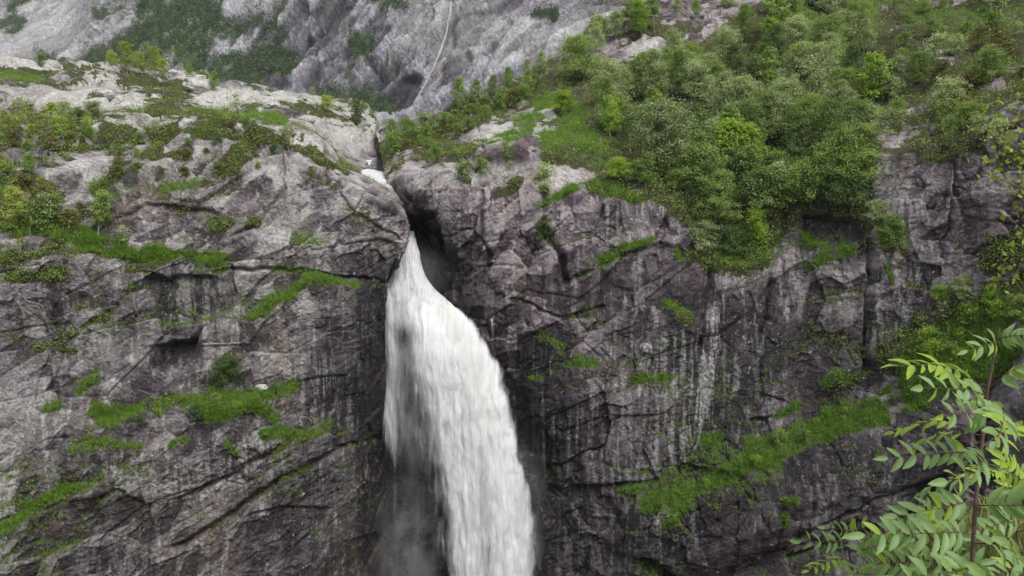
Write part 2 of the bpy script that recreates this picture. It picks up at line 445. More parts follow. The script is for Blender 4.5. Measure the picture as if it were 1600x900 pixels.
CRACKS_R = [
    ([(850, 300), (845, 350), (880, 410), (885, 440)], 5, 1.6),
    ([(755, 300), (752, 360), (765, 400), (750, 450)], 3, .8),
    ([(672, 400), (700, 450), (690, 480)], 4, 1.0),
    ([(885, 440), (960, 400), (1030, 375)], 3, .8),
    ([(800, 470), (880, 500), (940, 480)], 3, .7),
    ([(838, 752), (900, 716), (940, 700)], 3, .9),
    ([(1110, 360), (1102, 440), (1095, 540)], 3.5, .8),
    ([(1225, 340), (1205, 420), (1190, 520)], 4, 1.0),
    ([(1360, 380), (1358, 470), (1355, 580)], 4.5, 1.5),
    ([(1240, 830), (1300, 800), (1420, 740)], 4, 1.0),
    ([(1230, 870), (1330, 842), (1450, 800)], 5, 1.6),
    ([(1500, 250), (1495, 330), (1470, 400)], 4, 1.2),
    ([(1000, 860), (1030, 880), (1060, 910)], 10, 3.0),
]
RECESS_R = [
    ([(640, 330), (655, 324), (685, 328), (698, 350), (700, 384), (692, 418), (674, 440), (645, 436), (632, 400)], 6.5, 10),
    ([(1255, 335), (1345, 345), (1350, 385), (1290, 400), (1250, 372)], 2.0, 8),
    ([(840, 640), (880, 700), (870, 800), (840, 800)], 2.2, 14),
    ([(950, 170), (1000, 172), (1000, 240), (962, 240)], 1.5, 12),
]
# pale slabs of ice-worn rock, turf, heath, seepage: (points, half width, strength)
PALE_L = [([(0, 100), (60, 104), (150, 112), (190, 132)], 12, .8), ([(290, 130), (330, 150)], 20, .9), ([(100, 150), (200, 140)], 14, .6),
          ([(350, 150), (430, 156), (500, 165), (550, 180)], 14, 1), ([(90, 165), (180, 160), (240, 160)], 20, .8), ([(0, 190), (30, 188)], 12, .8),
          ([(260, 165), (340, 172), (400, 180)], 9, 1), ([(90, 185), (210, 200)], 10, .9), ([(500, 180), (540, 220), (575, 200)], 28, .8),
          ([(380, 190), (440, 205), (500, 235)], 12, .9), ([(120, 140), (0, 150)], 20, .5), ([(80, 230), (140, 224)], 5, .9), ([(240, 185), (290, 190)], 12, .5)]
HEATH_L = [([(-200, 110), (0, 118), (90, 124), (160, 120)], 13, 1), ([(195, 125), (250, 132), (280, 140), (240, 145)], 16, 1),
           ([(-100, 215), (40, 215), (120, 210), (90, 190), (30, 190)], 22, 1), ([(160, 215), (230, 210), (300, 205), (400, 206)], 16, 1),
           ([(60, 250), (150, 230), (250, 218)], 14, 1), ([(350, 262), (390, 232), (430, 222)], 18, 1), ([(440, 225), (480, 240), (540, 268)], 10, .9),
           ([(150, 290), (190, 262), (240, 240)], 13, 1), ([(230, 170), (290, 182), (380, 190)], 11, 1), ([(470, 165), (505, 180)], 14, 1),
           ([(0, 270), (60, 300), (110, 330), (60, 350), (0, 340)], 26, .9), ([(0, 400), (50, 388), (110, 378)], 18, 1),
           ([(320, 350), (350, 352), (390, 345)], 13, 1), ([(270, 335), (300, 328)], 7, .9), ([(20, 432), (60, 430), (100, 428)], 13, 1),
           ([(0, 530), (20, 532)], 12, 1), ([(150, 500), (165, 495)], 9, .8), ([(230, 250), (290, 240)], 6, .8), ([(360, 590), (352, 560)], 9, .8),
           ([(480, 265), (520, 290)], 7, .7), ([(60, 540), (110, 545)], 10, .6), ([(280, 150), (350, 190)], 8, .7), ([(400, 200), (470, 215)], 7, .8)]
GRASS_L = [([(-100, 120), (20, 118), (60, 125)], 8, .9), ([(-100, 360), (60, 360), (130, 382), (200, 395), (280, 402), (340, 408)], 11, 1),
           ([(130, 365), (160, 375), (180, 385)], 14, 1), ([(395, 498), (440, 462), (490, 436), (560, 446)], 6, 1), ([(160, 640), (175, 660)], 14, 1),
           ([(180, 650), (250, 635), (330, 630), (440, 615), (460, 605)], 12, 1), ([(330, 655), (400, 640), (430, 655)], 11, 1), ([(145, 690), (220, 705)], 7, .9),
           ([(270, 700), (290, 690)], 7, .9), ([(410, 682), (480, 680), (515, 665)], 7, 1), ([(0, 835), (50, 795), (100, 772), (125, 758)], 8, 1),
           ([(430, 780), (465, 768)], 4, .9), ([(130, 610), (155, 600), (150, 580)], 6, .8), ([(80, 640), (100, 635)], 5, .8), ([(300, 230), (350, 180)], 7, .5),
           ([(360, 700), (380, 712)], 5, .7), ([(380, 180), (440, 190)], 9, .7), ([(530, 722), (545, 735)], 5, .7), ([(0, 300), (40, 330), (100, 350)], 12, .8)]
STAIN_L = [([(250, 425), (270, 500)], 26, 1), ([(310, 425), (315, 500)], 22, 1), ([(350, 425), (352, 480)], 18, .8), ([(205, 440), (195, 560)], 24, .7),
           ([(470, 640), (420, 780), (360, 900)], 60, .65), ([(560, 470), (540, 600), (470, 760), (430, 900)], 60, .85), ([(605, 450), (600, 700), (610, 930)], 66, 1.3),
           ([(640, 480), (650, 930)], 90, 1.2), ([(540, 560), (520, 900)], 60, 1.0), ([(260, 560), (300, 540)], 26, 1.1), ([(330, 640), (300, 760)], 60, .6),
           ([(120, 640), (80, 720), (90, 900)], 70, .55), ([(200, 700), (260, 880)], 50, .5), ([(90, 880), (180, 820)], 60, .5), ([(440, 320), (480, 300)], 30, .5)]
LICH_L = [([(480, 560), (500, 640)], 60, .6), ([(200, 740), (330, 760), (420, 700)], 40, .8), ([(40, 480), (120, 520)], 60, .5), ([(300, 450), (330, 520)], 50, .6), ([(60, 600), (60, 680)], 50, .4)]
HEATH_R = [([(600, 250), (640, 225), (700, 200), (780, 160), (850, 125), (900, 95)], 26, 1), ([(650, 245), (720, 238), (800, 230)], 16, 1),
           ([(860, 230), (900, 190), (930, 150)], 26, .9), ([(970, 60), (1010, 45), (1060, 50)], 12, 1), ([(1030, 85), (1060, 110)], 14, 1),
           ([(1420, 130), (1500, 150), (1570, 110)], 48, 1.3), ([(1340, 30), (1450, 50), (1600, 40)], 55, 1.3), ([(1390, 180), (1440, 210), (1560, 235)], 30, 1.1),
           ([(730, 270), (750, 262)], 8, 1), ([(770, 300), (800, 290), (815, 278)], 7, 1), ([(930, 300), (1000, 300), (1060, 300)], 16, 1), ([(850, 360), (845, 352)], 10, 1),
           ([(1100, 400), (1180, 400), (1150, 380)], 26, 1), ([(1340, 330), (1360, 380), (1430, 390)], 14, .9), ([(1440, 240), (1520, 250), (1600, 240)], 14, .9),
           ([(1420, 560), (1500, 500), (1600, 470)], 46, 1), ([(1560, 400), (1600, 380)], 40, .9), ([(1060, 480), (1070, 500), (1100, 505)], 9, .7), ([(1300, 600), (1350, 590)], 10, 1)]
GRASS_R = [([(1360, 642), (1430, 616), (1490, 596), (1550, 575)], 27, 1.7), ([(860, 215), (900, 200), (890, 180), (930, 235)], 22, 1), ([(780, 225), (830, 190), (860, 150)], 16, .8), ([(840, 320), (900, 290)], 6, .9), ([(930, 285), (1000, 310)], 10, .9),
           ([(1010, 795), (1080, 772), (1140, 740), (1190, 715)], 12, 1.35), ([(1190, 712), (1240, 690), (1300, 660), (1360, 640), (1440, 615), (1490, 605)], 23, 1.35),
           ([(1100, 700), (1120, 690)], 10, 1), ([(1060, 800), (1120, 795)], 8, .9), ([(940, 405), (970, 390), (1020, 378)], 7, 1), ([(1050, 480), (1080, 490)], 8, .9),
           ([(900, 572), (930, 565)], 7, .9), ([(990, 598), (1040, 588)], 7, 1), ([(830, 598), (870, 580)], 5, .8), ([(1220, 645), (1250, 634)], 6, .9), ([(1225, 785), (1240, 788)], 8, 1),
           ([(1365, 713), (1375, 712)], 7, 1), ([(1220, 816)], 7, 1), ([(1040, 825), (1060, 820)], 6, .8), ([(1260, 420), (1290, 405)], 7, .9), ([(1310, 400), (1330, 396)], 7, .9),
           ([(1380, 420), (1390, 440)], 8, .8), ([(1250, 380), (1270, 388)], 6, .9), ([(1290, 600), (1350, 590)], 8, .8), ([(970, 772), (1000, 765)], 5, .8), ([(1070, 415), (1060, 400)], 8, .7),
           ([(1440, 570), (1500, 540), (1560, 510), (1640, 480)], 40, 1.3), ([(1480, 605), (1560, 570), (1640, 545)], 28, 1.3), ([(1360, 10), (1480, 30), (1600, 20)], 24, .6), ([(870, 80), (950, 60)], 14, .5), ([(850, 530), (880, 540)], 6, .7)]
STAIN_R = [([(700, 420), (690, 470), (720, 470)], 50, 1.2), ([(850, 560), (860, 640), (875, 780), (885, 900)], 60, 1.3), ([(1010, 430), (1000, 620), (960, 800)], 90, .8),
           ([(1180, 500), (1150, 620), (1100, 720)], 90, 1.15), ([(1290, 350), (1320, 380)], 50, 1.3), ([(1230, 520), (1280, 560), (1290, 640)], 80, 1.0), ([(1060, 440), (1080, 560)], 40, 1),
           ([(1170, 420), (1150, 520)], 30, 1), ([(960, 680), (1000, 760)], 70, .8), ([(1100, 840), (1200, 830), (1260, 860)], 90, 1.2), ([(1240, 760), (1320, 740), (1440, 730)], 80, 1.25), ([(1300, 840), (1450, 800)], 70, 1.2), ([(960, 340), (1000, 330)], 40, .9),
           ([(1450, 660), (1430, 700)], 40, 1.1), ([(950, 870), (1050, 880)], 80, .9), ([(900, 660), (930, 760)], 60, .8), ([(1520, 330), (1530, 400)], 30, .8), ([(860, 440), (880, 470)], 30, .6)]
LICH_R = [([(1125, 400), (1118, 480), (1110, 560), (1095, 640), (1080, 690)], 16, 1.2), ([(1215, 350), (1200, 420)], 14, 1.1), ([(1060, 560), (1050, 700)], 50, .8), ([(1150, 600), (1145, 650)], 8, 1),
          ([(1000, 540), (1010, 560)], 16, 1), ([(1400, 420), (1400, 520)], 50, .8), ([(1240, 430), (1230, 480)], 30, .7), ([(980, 620), (1000, 720)], 46, .6), ([(1005, 320), (1050, 320)], 16, 1), ([(1370, 260), (1370, 310)], 30, .6)]
PALE_R = [([(640, 275), (700, 270), (780, 265), (850, 268), (920, 275)], 20, .45), ([(860, 160), (850, 200), (870, 170)], 16, 1), ([(800, 200), (760, 210)], 18, .7), ([(1000, 75), (1020, 85)], 26, .7),
          ([(1560, 70), (1600, 100), (1600, 150)], 20, .6), ([(1460, 80)], 20, .5), ([(1410, 175)], 14, .6), ([(700, 190), (760, 150)], 16, .3), ([(1370, 260), (1390, 300)], 24, .4), ([(1470, 12)], 10, .8)]

BVHS = []
def build_cliff(name, rows, step, ledges, cracks, recess, pale, heath, grass, stain, lich, mat, seed):
    S = loft(rows, step)
    N = grid_normals(S)
    if (N[..., 1].mean() > 0): N = -N
    px, py = proj(S)
    X, Y, Z = S[..., 0], S[..., 1], S[..., 2]
    steep = 1 - sstep(.45, .85, N[..., 2])                     # 1 on the face, 0 on the tops
    wx = fbm(X / 9, Y / 9, Z / 9, 3); wz = fbm(X / 9 + 50, Y / 9, Z / 9, 3)
    qx, qy = px + 14 * wx + 6 * vnoise(X / 1.2, Y / 1.2, Z / 1.2), py + 10 * wz + 5 * vnoise(X / 1.1 + 9, Y / 1.1, Z / 1.1)
    # large form
    inward = np.zeros_like(X)
    for pts, d, w in ledges:
        xs = [p[0] for p in pts]; ys = [p[1] for p in pts]
        m = (qx > min(xs) - 60) & (qx < max(xs) + 60) & (qy > min(ys) - 60) & (qy < max(ys) + 190)
        if not m.any(): continue
        dd, sd = poly_dist(qx[m], qy[m], pts)
        s = dd * np.where(qy[m] > np.interp(qx[m], *zip(*sorted(pts))), 1, -1)
        fade = sstep(min(xs) - 40, min(xs) + 25, qx[m]) * (1 - sstep(max(xs) - 25, max(xs) + 40, qx[m]))
        inward[m] -= d * fade * sstep(-w, w, s) * (1 - sstep(w * 1.5 + 15, w * 2 + 130, s))
    for pts, w, d in cracks:
        dd, _ = poly_dist(qx * .6 + px * .4, qy * .6 + py * .4, pts)
        inward += d * np.exp(-(dd / w) ** 2)
    for poly, d, w in recess:
        rx, ry = px * .6 + qx * .4, py * .6 + qy * .4
        dd, _ = poly_dist(rx, ry, poly + poly[:1])
        s = np.where(in_poly(rx, ry, poly), dd, -dd)
        inward += d * sstep(-w * .2, w * 1.6, s)
    # joints, layers and blocks
    ang = math.radians(30)
    a = X * math.cos(ang) + Z * math.sin(ang); b = -X * math.sin(ang) + Z * math.cos(ang)
    a = a + .9 * wx; b = b + .8 * wz
    disp = 1.5 * fbm(X / 22 + seed, Y / 22, Z / 22, 3) * (.35 + .65 * steep)
    h1, e1 = facets(a / 9, Y / 9, b / 5.0, 1 + seed, 1.3)
    h2, e2 = facets(a / 3.6 + .3 * wx, Y / 4, b / 1.7, 2 + seed, 1.3)
    h3, e3 = facets(a / 1.5, Y / 1.6, b / .62, 3 + seed, 1.3)
    h4, e4 = facets(X / 1.5 + .3 * wz, Y / 2.5, Z / 5.5, 4 + seed, 1.0)
    h5, e5 = facets(a / .62, Y / .7, b / .36, 5 + seed, 1.2)
    rough = .55 + .45 * sstep(-.25, .35, fbm(X / 14 + 30, Y / 14, Z / 14, 3))
    calm = 1 - .42 * sstep(440, 560, py) * (1 - sstep(560, 640, px))
    face = ((.85 * calm * h1 + .40 * calm * h2 * rough + .22 * h3 * rough + .16 * h5 * rough)
            + .36 * h4 * sstep(-.1, .3, fbm(X / 11 + 80, Y / 11, Z / 16, 2))
            - .16 * np.exp(-(e1 / .03) ** 2) - .06 * np.exp(-(e2 / .05) ** 2) * rough)
    hw, ew, dw = facets(X / 11 + .5 * wx, Y / 13, Z / 9 + .4 * wz, 6 + seed, .6, True)     # ice-worn whalebacks
    hv, ev, dv = facets(X / 4.5 + .4 * wz, Y / 7, Z / 4, 7 + seed, .6, True)
    top = 3.3 * (.55 - dw) + 1.3 * (.5 - dv) * sstep(-.2, .3, wx) + 1.0 * hw + .8 * fbm(X / 7 + 3, Y / 10, Z / 7, 4) + .5 * h1 - .5 * np.exp(-(e1 / .05) ** 2) + .12 * fbm(X / 1.2, Y / 1.6, Z, 3)
    disp = disp + face * steep + top * (1 - steep)
    smooth_zone = strokes(px, py, [([(650, 290), (720, 290), (800, 290), (900, 290)], 46, .8), ([(540, 215)], 40, .6), ([(560, 262), (590, 282)], 40, 2.0), ([(895, 350), (880, 390)], 40, .7)])
    disp = disp * np.clip(1 - .45 * smooth_zone, 0, 1)
    P = S + N * disp[..., None]
    P[..., 1] += inward
    px2, py2 = proj(P)                      # where the finished rock stands
    qx, qy, px, py = qx + px2 - px, qy + py2 - py, px2, py2
    N2 = grid_normals(P)
    if (N2[..., 1].mean() > 0): N2 = -N2
    flat = sstep(.42, .72, N2[..., 2])
    # cover
    at_ = {}
    r = fbm(X / 2.4, Y / 2.4, Z / 2.4, 3)
    at_['pale'] = np.clip(strokes(qx, qy, pale) + .25 * (1 - steep) * sstep(0, .3, r), 0, 1.2)
    g0, h0 = strokes(qx, qy, grass), strokes(qx, qy, heath)
    forest = np.zeros_like(X)
    if name == 'cliff_right':
        dd, _ = poly_dist(qx, qy, FOREST + FOREST[:1])
        forest = np.where(in_poly(qx, qy, FOREST), 1.0, np.clip(1 - dd / 14, 0, 1))
    broken = .75 + .6 * r
    r2 = fbm(X / .7, Y / .7, Z / .7, 2)
    g = np.clip(g0 * (.55 + .9 * r + .5 * r2 + .25) + .55 * flat * steep * sstep(-.05, .3, fbm(X / 8 + 7, Y / 8, Z / 8, 3)), 0, 1.2)
    h = np.clip(np.maximum(h0 * (.72 + 1.1 * r + .5 * r2), forest * (.8 + .6 * r)) + .62 * flat * sstep(-.05, .28, fbm(X / 6 + 70, Y / 6, Z / 6, 3)), 0, 1.2)
    at_['grass'], at_['heath'] = g, h
    at_['stain'] = np.clip(np.maximum(strokes(px * .7 + qx * .3, py, stain), .50 * steep * sstep(-.3, .2, wz)) * (.85 + .5 * wx), 0, 1.3)
    at_['lich'] = np.clip(np.maximum(strokes(px * .7 + qx * .3, py, lich), (.52 if seed else .34) * steep * sstep(-.2, .25, fbm(X / 7 + 20, Y / 7, Z / 30, 2))), 0, 1.2)
    at_['tone'] = .8 * h2 + .5 * h1 + .4 * h4 + .3 * h3
    nv, nu = X.shape
    o = link(name, mesh_np(name, P.reshape(-1, 3), grid_faces(nv, nu), mat, {k: v.ravel() for k, v in at_.items()}), kind='structure')
    ks = 3
    Q = P[::ks, ::ks]
    BVHS.append(BVHTree.FromPolygons([tuple(v) for v in Q.reshape(-1, 3)], grid_faces(*Q.shape[:2]).tolist()))
    return dict(obj=o, P=P, N=N2, px=px, py=py, grass=g, heath=h, forest=forest, g0=g0, h0=h0, flat=flat)
FOREST = [(860, 240), (870, 170), (885, 100), (940, 90), (990, 110), (1060, 110), (1110, 60), (1180, 10), (1290, -10), (1390, 40), (1400, 130), (1360, 170), (1375, 230),
          (1345, 260), (1345, 345), (1260, 330), (1190, 385), (1100, 365), (1040, 320), (960, 300), (930, 260)]
L = build_cliff('cliff_left', LEFT, 1.35, LEDGES_L, CRACKS_L, RECESS_L, PALE_L, HEATH_L, GRASS_L, STAIN_L, LICH_L, M['rock_left'], 0)
Rr = build_cliff('cliff_right', RIGHT, 1.45, LEDGES_R, CRACKS_R, RECESS_R, PALE_R, HEATH_R, GRASS_R, STAIN_R, LICH_R, M['rock_right'], 11)

# the dark back wall of the gorge, behind the water
def back_wall():
    rows = [[(560, 285, 140), (610, 275, 136), (660, 268, 134), (730, 262, 132)],
            [(560, 340, 131), (610, 340, 128), (660, 340, 127), (730, 340, 124)],
            [(560, 460, 122), (620, 460, 121), (690, 460, 120), (760, 460, 116)],
            [(540, 940, 117), (620, 940, 116), (690, 940, 115), (800, 940, 112)],
            [(540, 1300, 110), (620, 1300, 110), (690, 1300, 110), (800, 1300, 108)]]
    S = loft(rows, 3, 4)
    X, Y, Z = S[..., 0], S[..., 1], S[..., 2]
    h1, _ = facets(X / 3, Y / 3, Z / 2, 9); h2, _ = facets(X, Y, Z / .7, 8)
    P = S.copy(); P[..., 1] += 1.2 * h1 + .4 * h2 + 1.5 * fbm(X / 5, Y / 5, Z / 5, 3)
    n = X.size
    z = np.zeros(n)
    link('gorge_wall', mesh_np('gorge_wall', P.reshape(-1, 3), grid_faces(*X.shape), M['rock_right'],
         dict(pale=z, grass=z, heath=z, stain=z + 1.2, lich=z, tone=z - .3)), kind='structure')
back_wall()

# ------------------------------------------------------------------ the mountain across the upper valley
def mountain():
    PXM = [-500, -250, 0, 120, 230, 340, 450, 560, 680, 800, 950, 1150, 1500]
    T_ = lambda py, Y: [(x, y, d) for x, y, d in zip(PXM, py, Y)]
    rows = [T_([-560] * 13, [1500, 1500, 1450, 1350, 1100, 980, 960, 940, 930, 920, 900, 900, 900]),
            T_([-260] * 13, [1300, 1300, 1250, 1150, 900, 800, 790, 780, 770, 770, 760, 760, 760]),
            T_([-30] * 13, [1100, 1080, 1040, 980, 760, 690, 670, 655, 645, 640, 640, 640, 640]),
            T_([60, 60, 50, 50, 50, 50, 50, 60, 60, 60, 60, 60, 60], [980, 960, 930, 880, 680, 640, 640, 630, 610, 605, 600, 600, 600]),
            T_([120] * 13, [900, 880, 850, 790, 620, 590, 605, 600, 580, 570, 565, 560, 560]),
            T_([170] * 13, [800, 780, 760, 700, 560, 540, 560, 565, 545, 530, 520, 520, 520]),
            T_([260] * 13, [560, 540, 520, 500, 440, 420, 420, 420, 400, 380, 370, 370, 370])]
    S = loft(rows, 1.9, 8)
    N = grid_normals(S)
    if N[..., 1].mean() > 0: N = -N
    px, py = proj(S)
    X, Y, Z = S[..., 0], S[..., 1], S[..., 2]
    wx, wz = fbm(X / 60, Y / 60, Z / 60, 4), fbm(X / 60 + 40, Y / 60, Z / 60, 4)
    ang = np.radians(np.interp(px, [-100, 150, 330, 450, 640, 900, 1000], [38, 38, 75, 68, 62, 50, 42]))
    a = X * np.cos(ang) + Z * np.sin(ang) + 12 * wx
    b = -X * np.sin(ang) + Z * np.cos(ang) + 10 * wz
    h1, e1 = facets(a / 120, Y / 70, b / 26, 1, 1.3); h2, e2 = facets(a / 60, Y / 40, b / 10, 2, 1.3); h3, _ = facets(a / 26, Y / 20, b / 4.2, 3, 1.2)
    h4, _ = facets(a / 12, Y / 8, b / 2.4, 4, 1.2)
    rough = .4 + .6 * sstep(100, 300, px)
    disp = 14 * fbm(X / 130, Y / 130, Z / 130, 3) + rough * (10 * h1 + 5.5 * h2 + 2.6 * h3 + 1.1 * h4) - 3.5 * np.exp(-(e1 / .05) ** 2) * rough
    qx, qy = px + 14 * wx, py + 12 * wz
    inward = np.zeros_like(X)
    for pts, w, d in [([(705, 0), (698, 50), (680, 100), (655, 140), (640, 172)], 9, 10), ([(600, 150), (625, 125), (640, 118)], 9, 14), ([(420, 130), (440, 150)], 12, 10),
                      ([(560, 0), (540, 80), (520, 140)], 8, 7), ([(500, 0), (470, 70), (440, 100)], 9, 8), ([(770, 60), (755, 120)], 6, 6), ([(870, 10), (830, 90)], 5, 6)]:
        dd, _ = poly_dist(qx, qy, pts); inward += d * np.exp(-(dd / w) ** 2)
    P = S + N * disp[..., None]; P[..., 1] += inward
    wood = strokes(qx, qy, [([(165, 118), (220, 90), (270, 40), (310, -20)], 44, 1), ([(260, 110), (300, 80), (330, 30)], 34, 1), ([(230, 20), (260, 0)], 20, 1),
                            ([(345, 108), (390, 100), (440, 96)], 24, 1.1), ([(390, 128), (360, 130)], 18, 1), ([(330, 60), (380, 40), (440, 20)], 20, .7), ([(400, 70), (440, 60)], 16, .8),
                            ([(520, 120), (550, 90), (570, 70)], 16, .75), ([(590, 10), (640, 0)], 12, .8), ([(500, 150), (540, 140), (600, 160)], 16, .8), ([(840, 5), (870, 0)], 9, .7), ([(5, 45), (30, 48)], 18, .8), ([(20, 15), (60, 0)], 14, .8), ([(160, 30), (200, 12)], 10, .6),
                            ([(60, 90), (90, 95)], 12, .6), ([(-120, 30)], 60, .7)])
    wood = np.clip(wood * (.85 + .8 * fbm(X / 25, Y / 25, Z / 25, 3)), 0, 1.2)
    z = np.zeros_like(X)
    pale = np.clip(strokes(qx, qy, [([(-100, 60), (60, 40), (200, 0)], 60, .5), ([(110, 95), (160, 60), (220, 20)], 10, .8), ([(700, 40), (680, 100), (640, 150)], 6, .5), ([(660, 20), (760, 40), (900, 40)], 60, .3)]), 0, 1)
    stain = np.clip(strokes(qx, qy, [([(600, 150), (630, 125)], 22, 1), ([(430, 130), (420, 100)], 30, .8), ([(300, 90), (330, 110)], 30, .4), ([(500, 60), (560, 120)], 60, .5)]), 0, 1)
    o = link('mountain', mesh_np('mountain', P.reshape(-1, 3), grid_faces(*X.shape), M['rock_far'],
         dict(pale=pale.ravel(), grass=(wood * .9).ravel(), heath=z.ravel(), stain=stain.ravel(), lich=z.ravel(), tone=(.6 * h2 + .5 * h1 + .4 * h3).ravel())), kind='structure')
    Q = P[::3, ::3]
    BVHS.append(BVHTree.FromPolygons([tuple(v) for v in Q.reshape(-1, 3)], grid_faces(*Q.shape[:2]).tolist()))
    return dict(P=P, wood=wood, px=px, py=py)
MT = mountain()

def hit(px, py):
    d = at(px, py, 1.0); d = Vector(d).normalized()
    best = None
    for b in BVHS:
        r = b.ray_cast(Vector((0, 0, 0)), d)
        if r[0] is not None and (best is None or r[3] < best[1]):
            best = (r[0], r[3], r[1])
    return best
# ------------------------------------------------------------------ water
def water_material(name, lo, hi, sx=1.0, sy=1.0, trans=.3, fine=.5, tint=(.965, .968, .972), bump=.4):
    T = NT(name)
    uv = T.n('TexCoord').outputs['UV']
    n1 = T.noise(T.mapping(uv, (1.9 * sx, .15 * sy, 1)), 1.0, 6, .62, .25)
    n2 = T.noise(T.mapping(uv, (4.5 * sx, .75 * sy, 1), (0, 0, 0), (7, 3, 0)), 1.0, 6, .68, .5)
    n3 = T.noise(T.mapping(uv, (14 * sx, 4 * sy, 1)), 1.0, 4, .7)
    n = T.m('ADD', T.m('MULTIPLY', n1, .55), T.m('ADD', T.m('MULTIPLY', n2, .45 - .25 * fine + .1), T.m('MULTIPLY', n3, .25 * fine)))
    a = T.m('ADD', n, T.m('SUBTRACT', T.attr('dens'), .5))
    a = T.step(a, lo, hi)
    col = T.mix(T.m('MULTIPLY', T.attr('cream'), .8), rgb(*tint), rgb(.80, .80, .70))
    col = T.mix(T.m('MULTIPLY', T.step(T.m('ADD', T.m('MULTIPLY', n1, .5), T.m('MULTIPLY', n2, .5)), .54, .40), .42), col, rgb(.62, .64, .68))     # thinner, less aerated strands
    d = T.n('BsdfDiffuse', {'Color': col})
    bmp = T.n('Bump', {'Strength': bump, 'Distance': .22, 'Height': n})
    T.t.links.new(bmp.outputs[0], d.inputs['Normal'])
    tr = T.n('BsdfTranslucent', {'Color': rgb(.86, .88, .90)})
    mx = T.n('MixShader', {0: trans})
    T.t.links.new(d.outputs[0], mx.inputs[1]); T.t.links.new(tr.outputs[0], mx.inputs[2])
    tp = T.n('BsdfTransparent')
    ma = T.n('MixShader', {0: a})
    T.t.links.new(tp.outputs[0], ma.inputs[1]); T.t.links.new(mx.outputs[0], ma.inputs[2])
    T.t.links.new(ma.outputs[0], T.out.inputs[0])
    return T.mat
M['water'] = water_material('water', .22, .80, fine=1.0, trans=.4, bump=.25)
M['veil'] = water_material('veil', .34, 1.0, 1.2, .6, trans=.45, bump=.2)
M['foam'] = water_material('foam', .10, .55, trans=.4, tint=(.93, .935, .94), bump=.10)

def fall_sheet(name, Lp, Rp, py0, py1, Yf, bulge, dens, mat, nu=110, nv=300, amp=.5, shift=0.0, seed=0, parent=None, cream=None):
    """a curtain of falling water between a left and a right edge (px as functions of py), swelling towards the viewer"""
    v = np.linspace(0, 1, nv)[:, None] * np.ones((1, nu)); u = np.ones((nv, 1)) * np.linspace(0, 1, nu)[None]
    py = py0 + (py1 - py0) * v
    l = np.interp(py, [p[1] for p in Lp], [p[0] for p in Lp]); r = np.interp(py, [p[1] for p in Rp], [p[0] for p in Rp])
    l, r = smooth1(l, 6, 0), smooth1(r, 6, 0)
    px = l + (r - l) * u
    Y = np.interp(py, [p[0] for p in Yf], [p[1] for p in Yf]) - bulge * (.2 + .8 * sstep(0, .16, v)) * np.sin(np.pi * np.clip(u, 0, 1)) ** .8 - shift * sstep(0, .10, v)
    P = at(px, py, Y)
    X, Z = P[..., 0], P[..., 2]
    n = fbm(X / 1.1 + seed, Z / 7 + seed, seed * 1.7 + 0 * X, 4) * amp + fbm(X / .45 + seed, Z / 1.6, seed + 0 * X, 3) * amp * .45
    n += np.abs(fbm(X / 2.2 + 5 + seed, Z / 3.2, seed + 0 * X, 3)) * amp * .6
    P[..., 1] -= n
    P[..., 0] += .25 * fbm(X / 2 + 3 * seed, Z / 2.5, 0 * X, 3)
    d = dens(u, v, px, py, X, Z)
    uv = np.stack([X + .25 * fbm(X / 3, Z / 3, 0 * X + 4, 2) + seed, np.sqrt(np.maximum(0, 2 + P[0, :, 2].max() - Z)) * 6.0 + 0 * X], -1)
    c = cream(u, v) if cream else np.zeros_like(X)
    return link(name, mesh_np(name, P.reshape(-1, 3), grid_faces(nv, nu), mat, dict(dens=d.ravel(), cream=c.ravel()), uv.reshape(-1, 2)), parent)

wf = link('waterfall', None, kind='structure')
wf.location = (0, 0, 0)
RB = [(660, 436), (676, 452), (700, 464), (725, 476), (748, 500), (766, 528), (784, 570), (804, 615), (815, 660), (827, 710), (838, 760), (846, 820), (850, 900), (842, 1100), (842, 1260)]
LB = [(608, 436), (603, 452), (604, 480), (612, 540), (624, 600), (638, 650), (650, 700), (662, 760), (670, 830), (674, 900), (676, 1100), (676, 1260)]
YB = [(440, 104.5), (470, 103.0), (520, 102.0), (600, 101.2), (900, 99.0), (1260, 95)]
edge = lambda u, a, b: sstep(0, a, u) * (1 - sstep(1 - b, 1, u))
def d_core(u, v, px, py, X, Z):
    q = u + (.05 + .05 * v) * fbm(X / .9, Z / 2.2, X * 0 + 2, 3)
    e = edge(q, .46 - .16 * v, .18)
    return -.9 * (1 - sstep(0, .075, v + .02 * fbm(X / .8, Z, X * 0, 2))) + .04 + .80 * e + .20 * fbm(X / 1.6, Z / 5, X * 0, 3) - .32 * np.exp(-((u - .50) / .14) ** 2) * sstep(.12, .4, v)
def d_out(u, v, px, py, X, Z):
    q = u + .10 * fbm(X / .8 + 4, Z / 2, X * 0 + 2, 3)
    e = edge(q, .35, .32)
    return -.9 * (1 - sstep(0, .09, v)) - .06 + .46 * e + .16 * fbm(X / 1.2 + 9, Z / 4, X * 0, 3)
cr = lambda u, v: np.exp(-((u - .72 + .1 * v) / .12) ** 2) * (1 - sstep(.05, .45, v))
fall_sheet('curtain', LB, RB, 440, 1260, YB, 2.6, d_core, M['water'], 130, 380, .55, 0, 1, wf, cr)
fall_sheet('curtain', LB, RB, 442, 1260, YB, 2.6, d_core, M['water'], 100, 300, .5, -1.1, 2, wf, cr)
LB2 = [(x - 8, y) for x, y in LB]; RB2 = [(x + 3, y) for x, y in RB]
fall_sheet('spray_curtain', LB2, RB2, 444, 1260, YB, 2.8, d_out, M['veil'], 110, 320, .7, .9, 3, wf, cr)
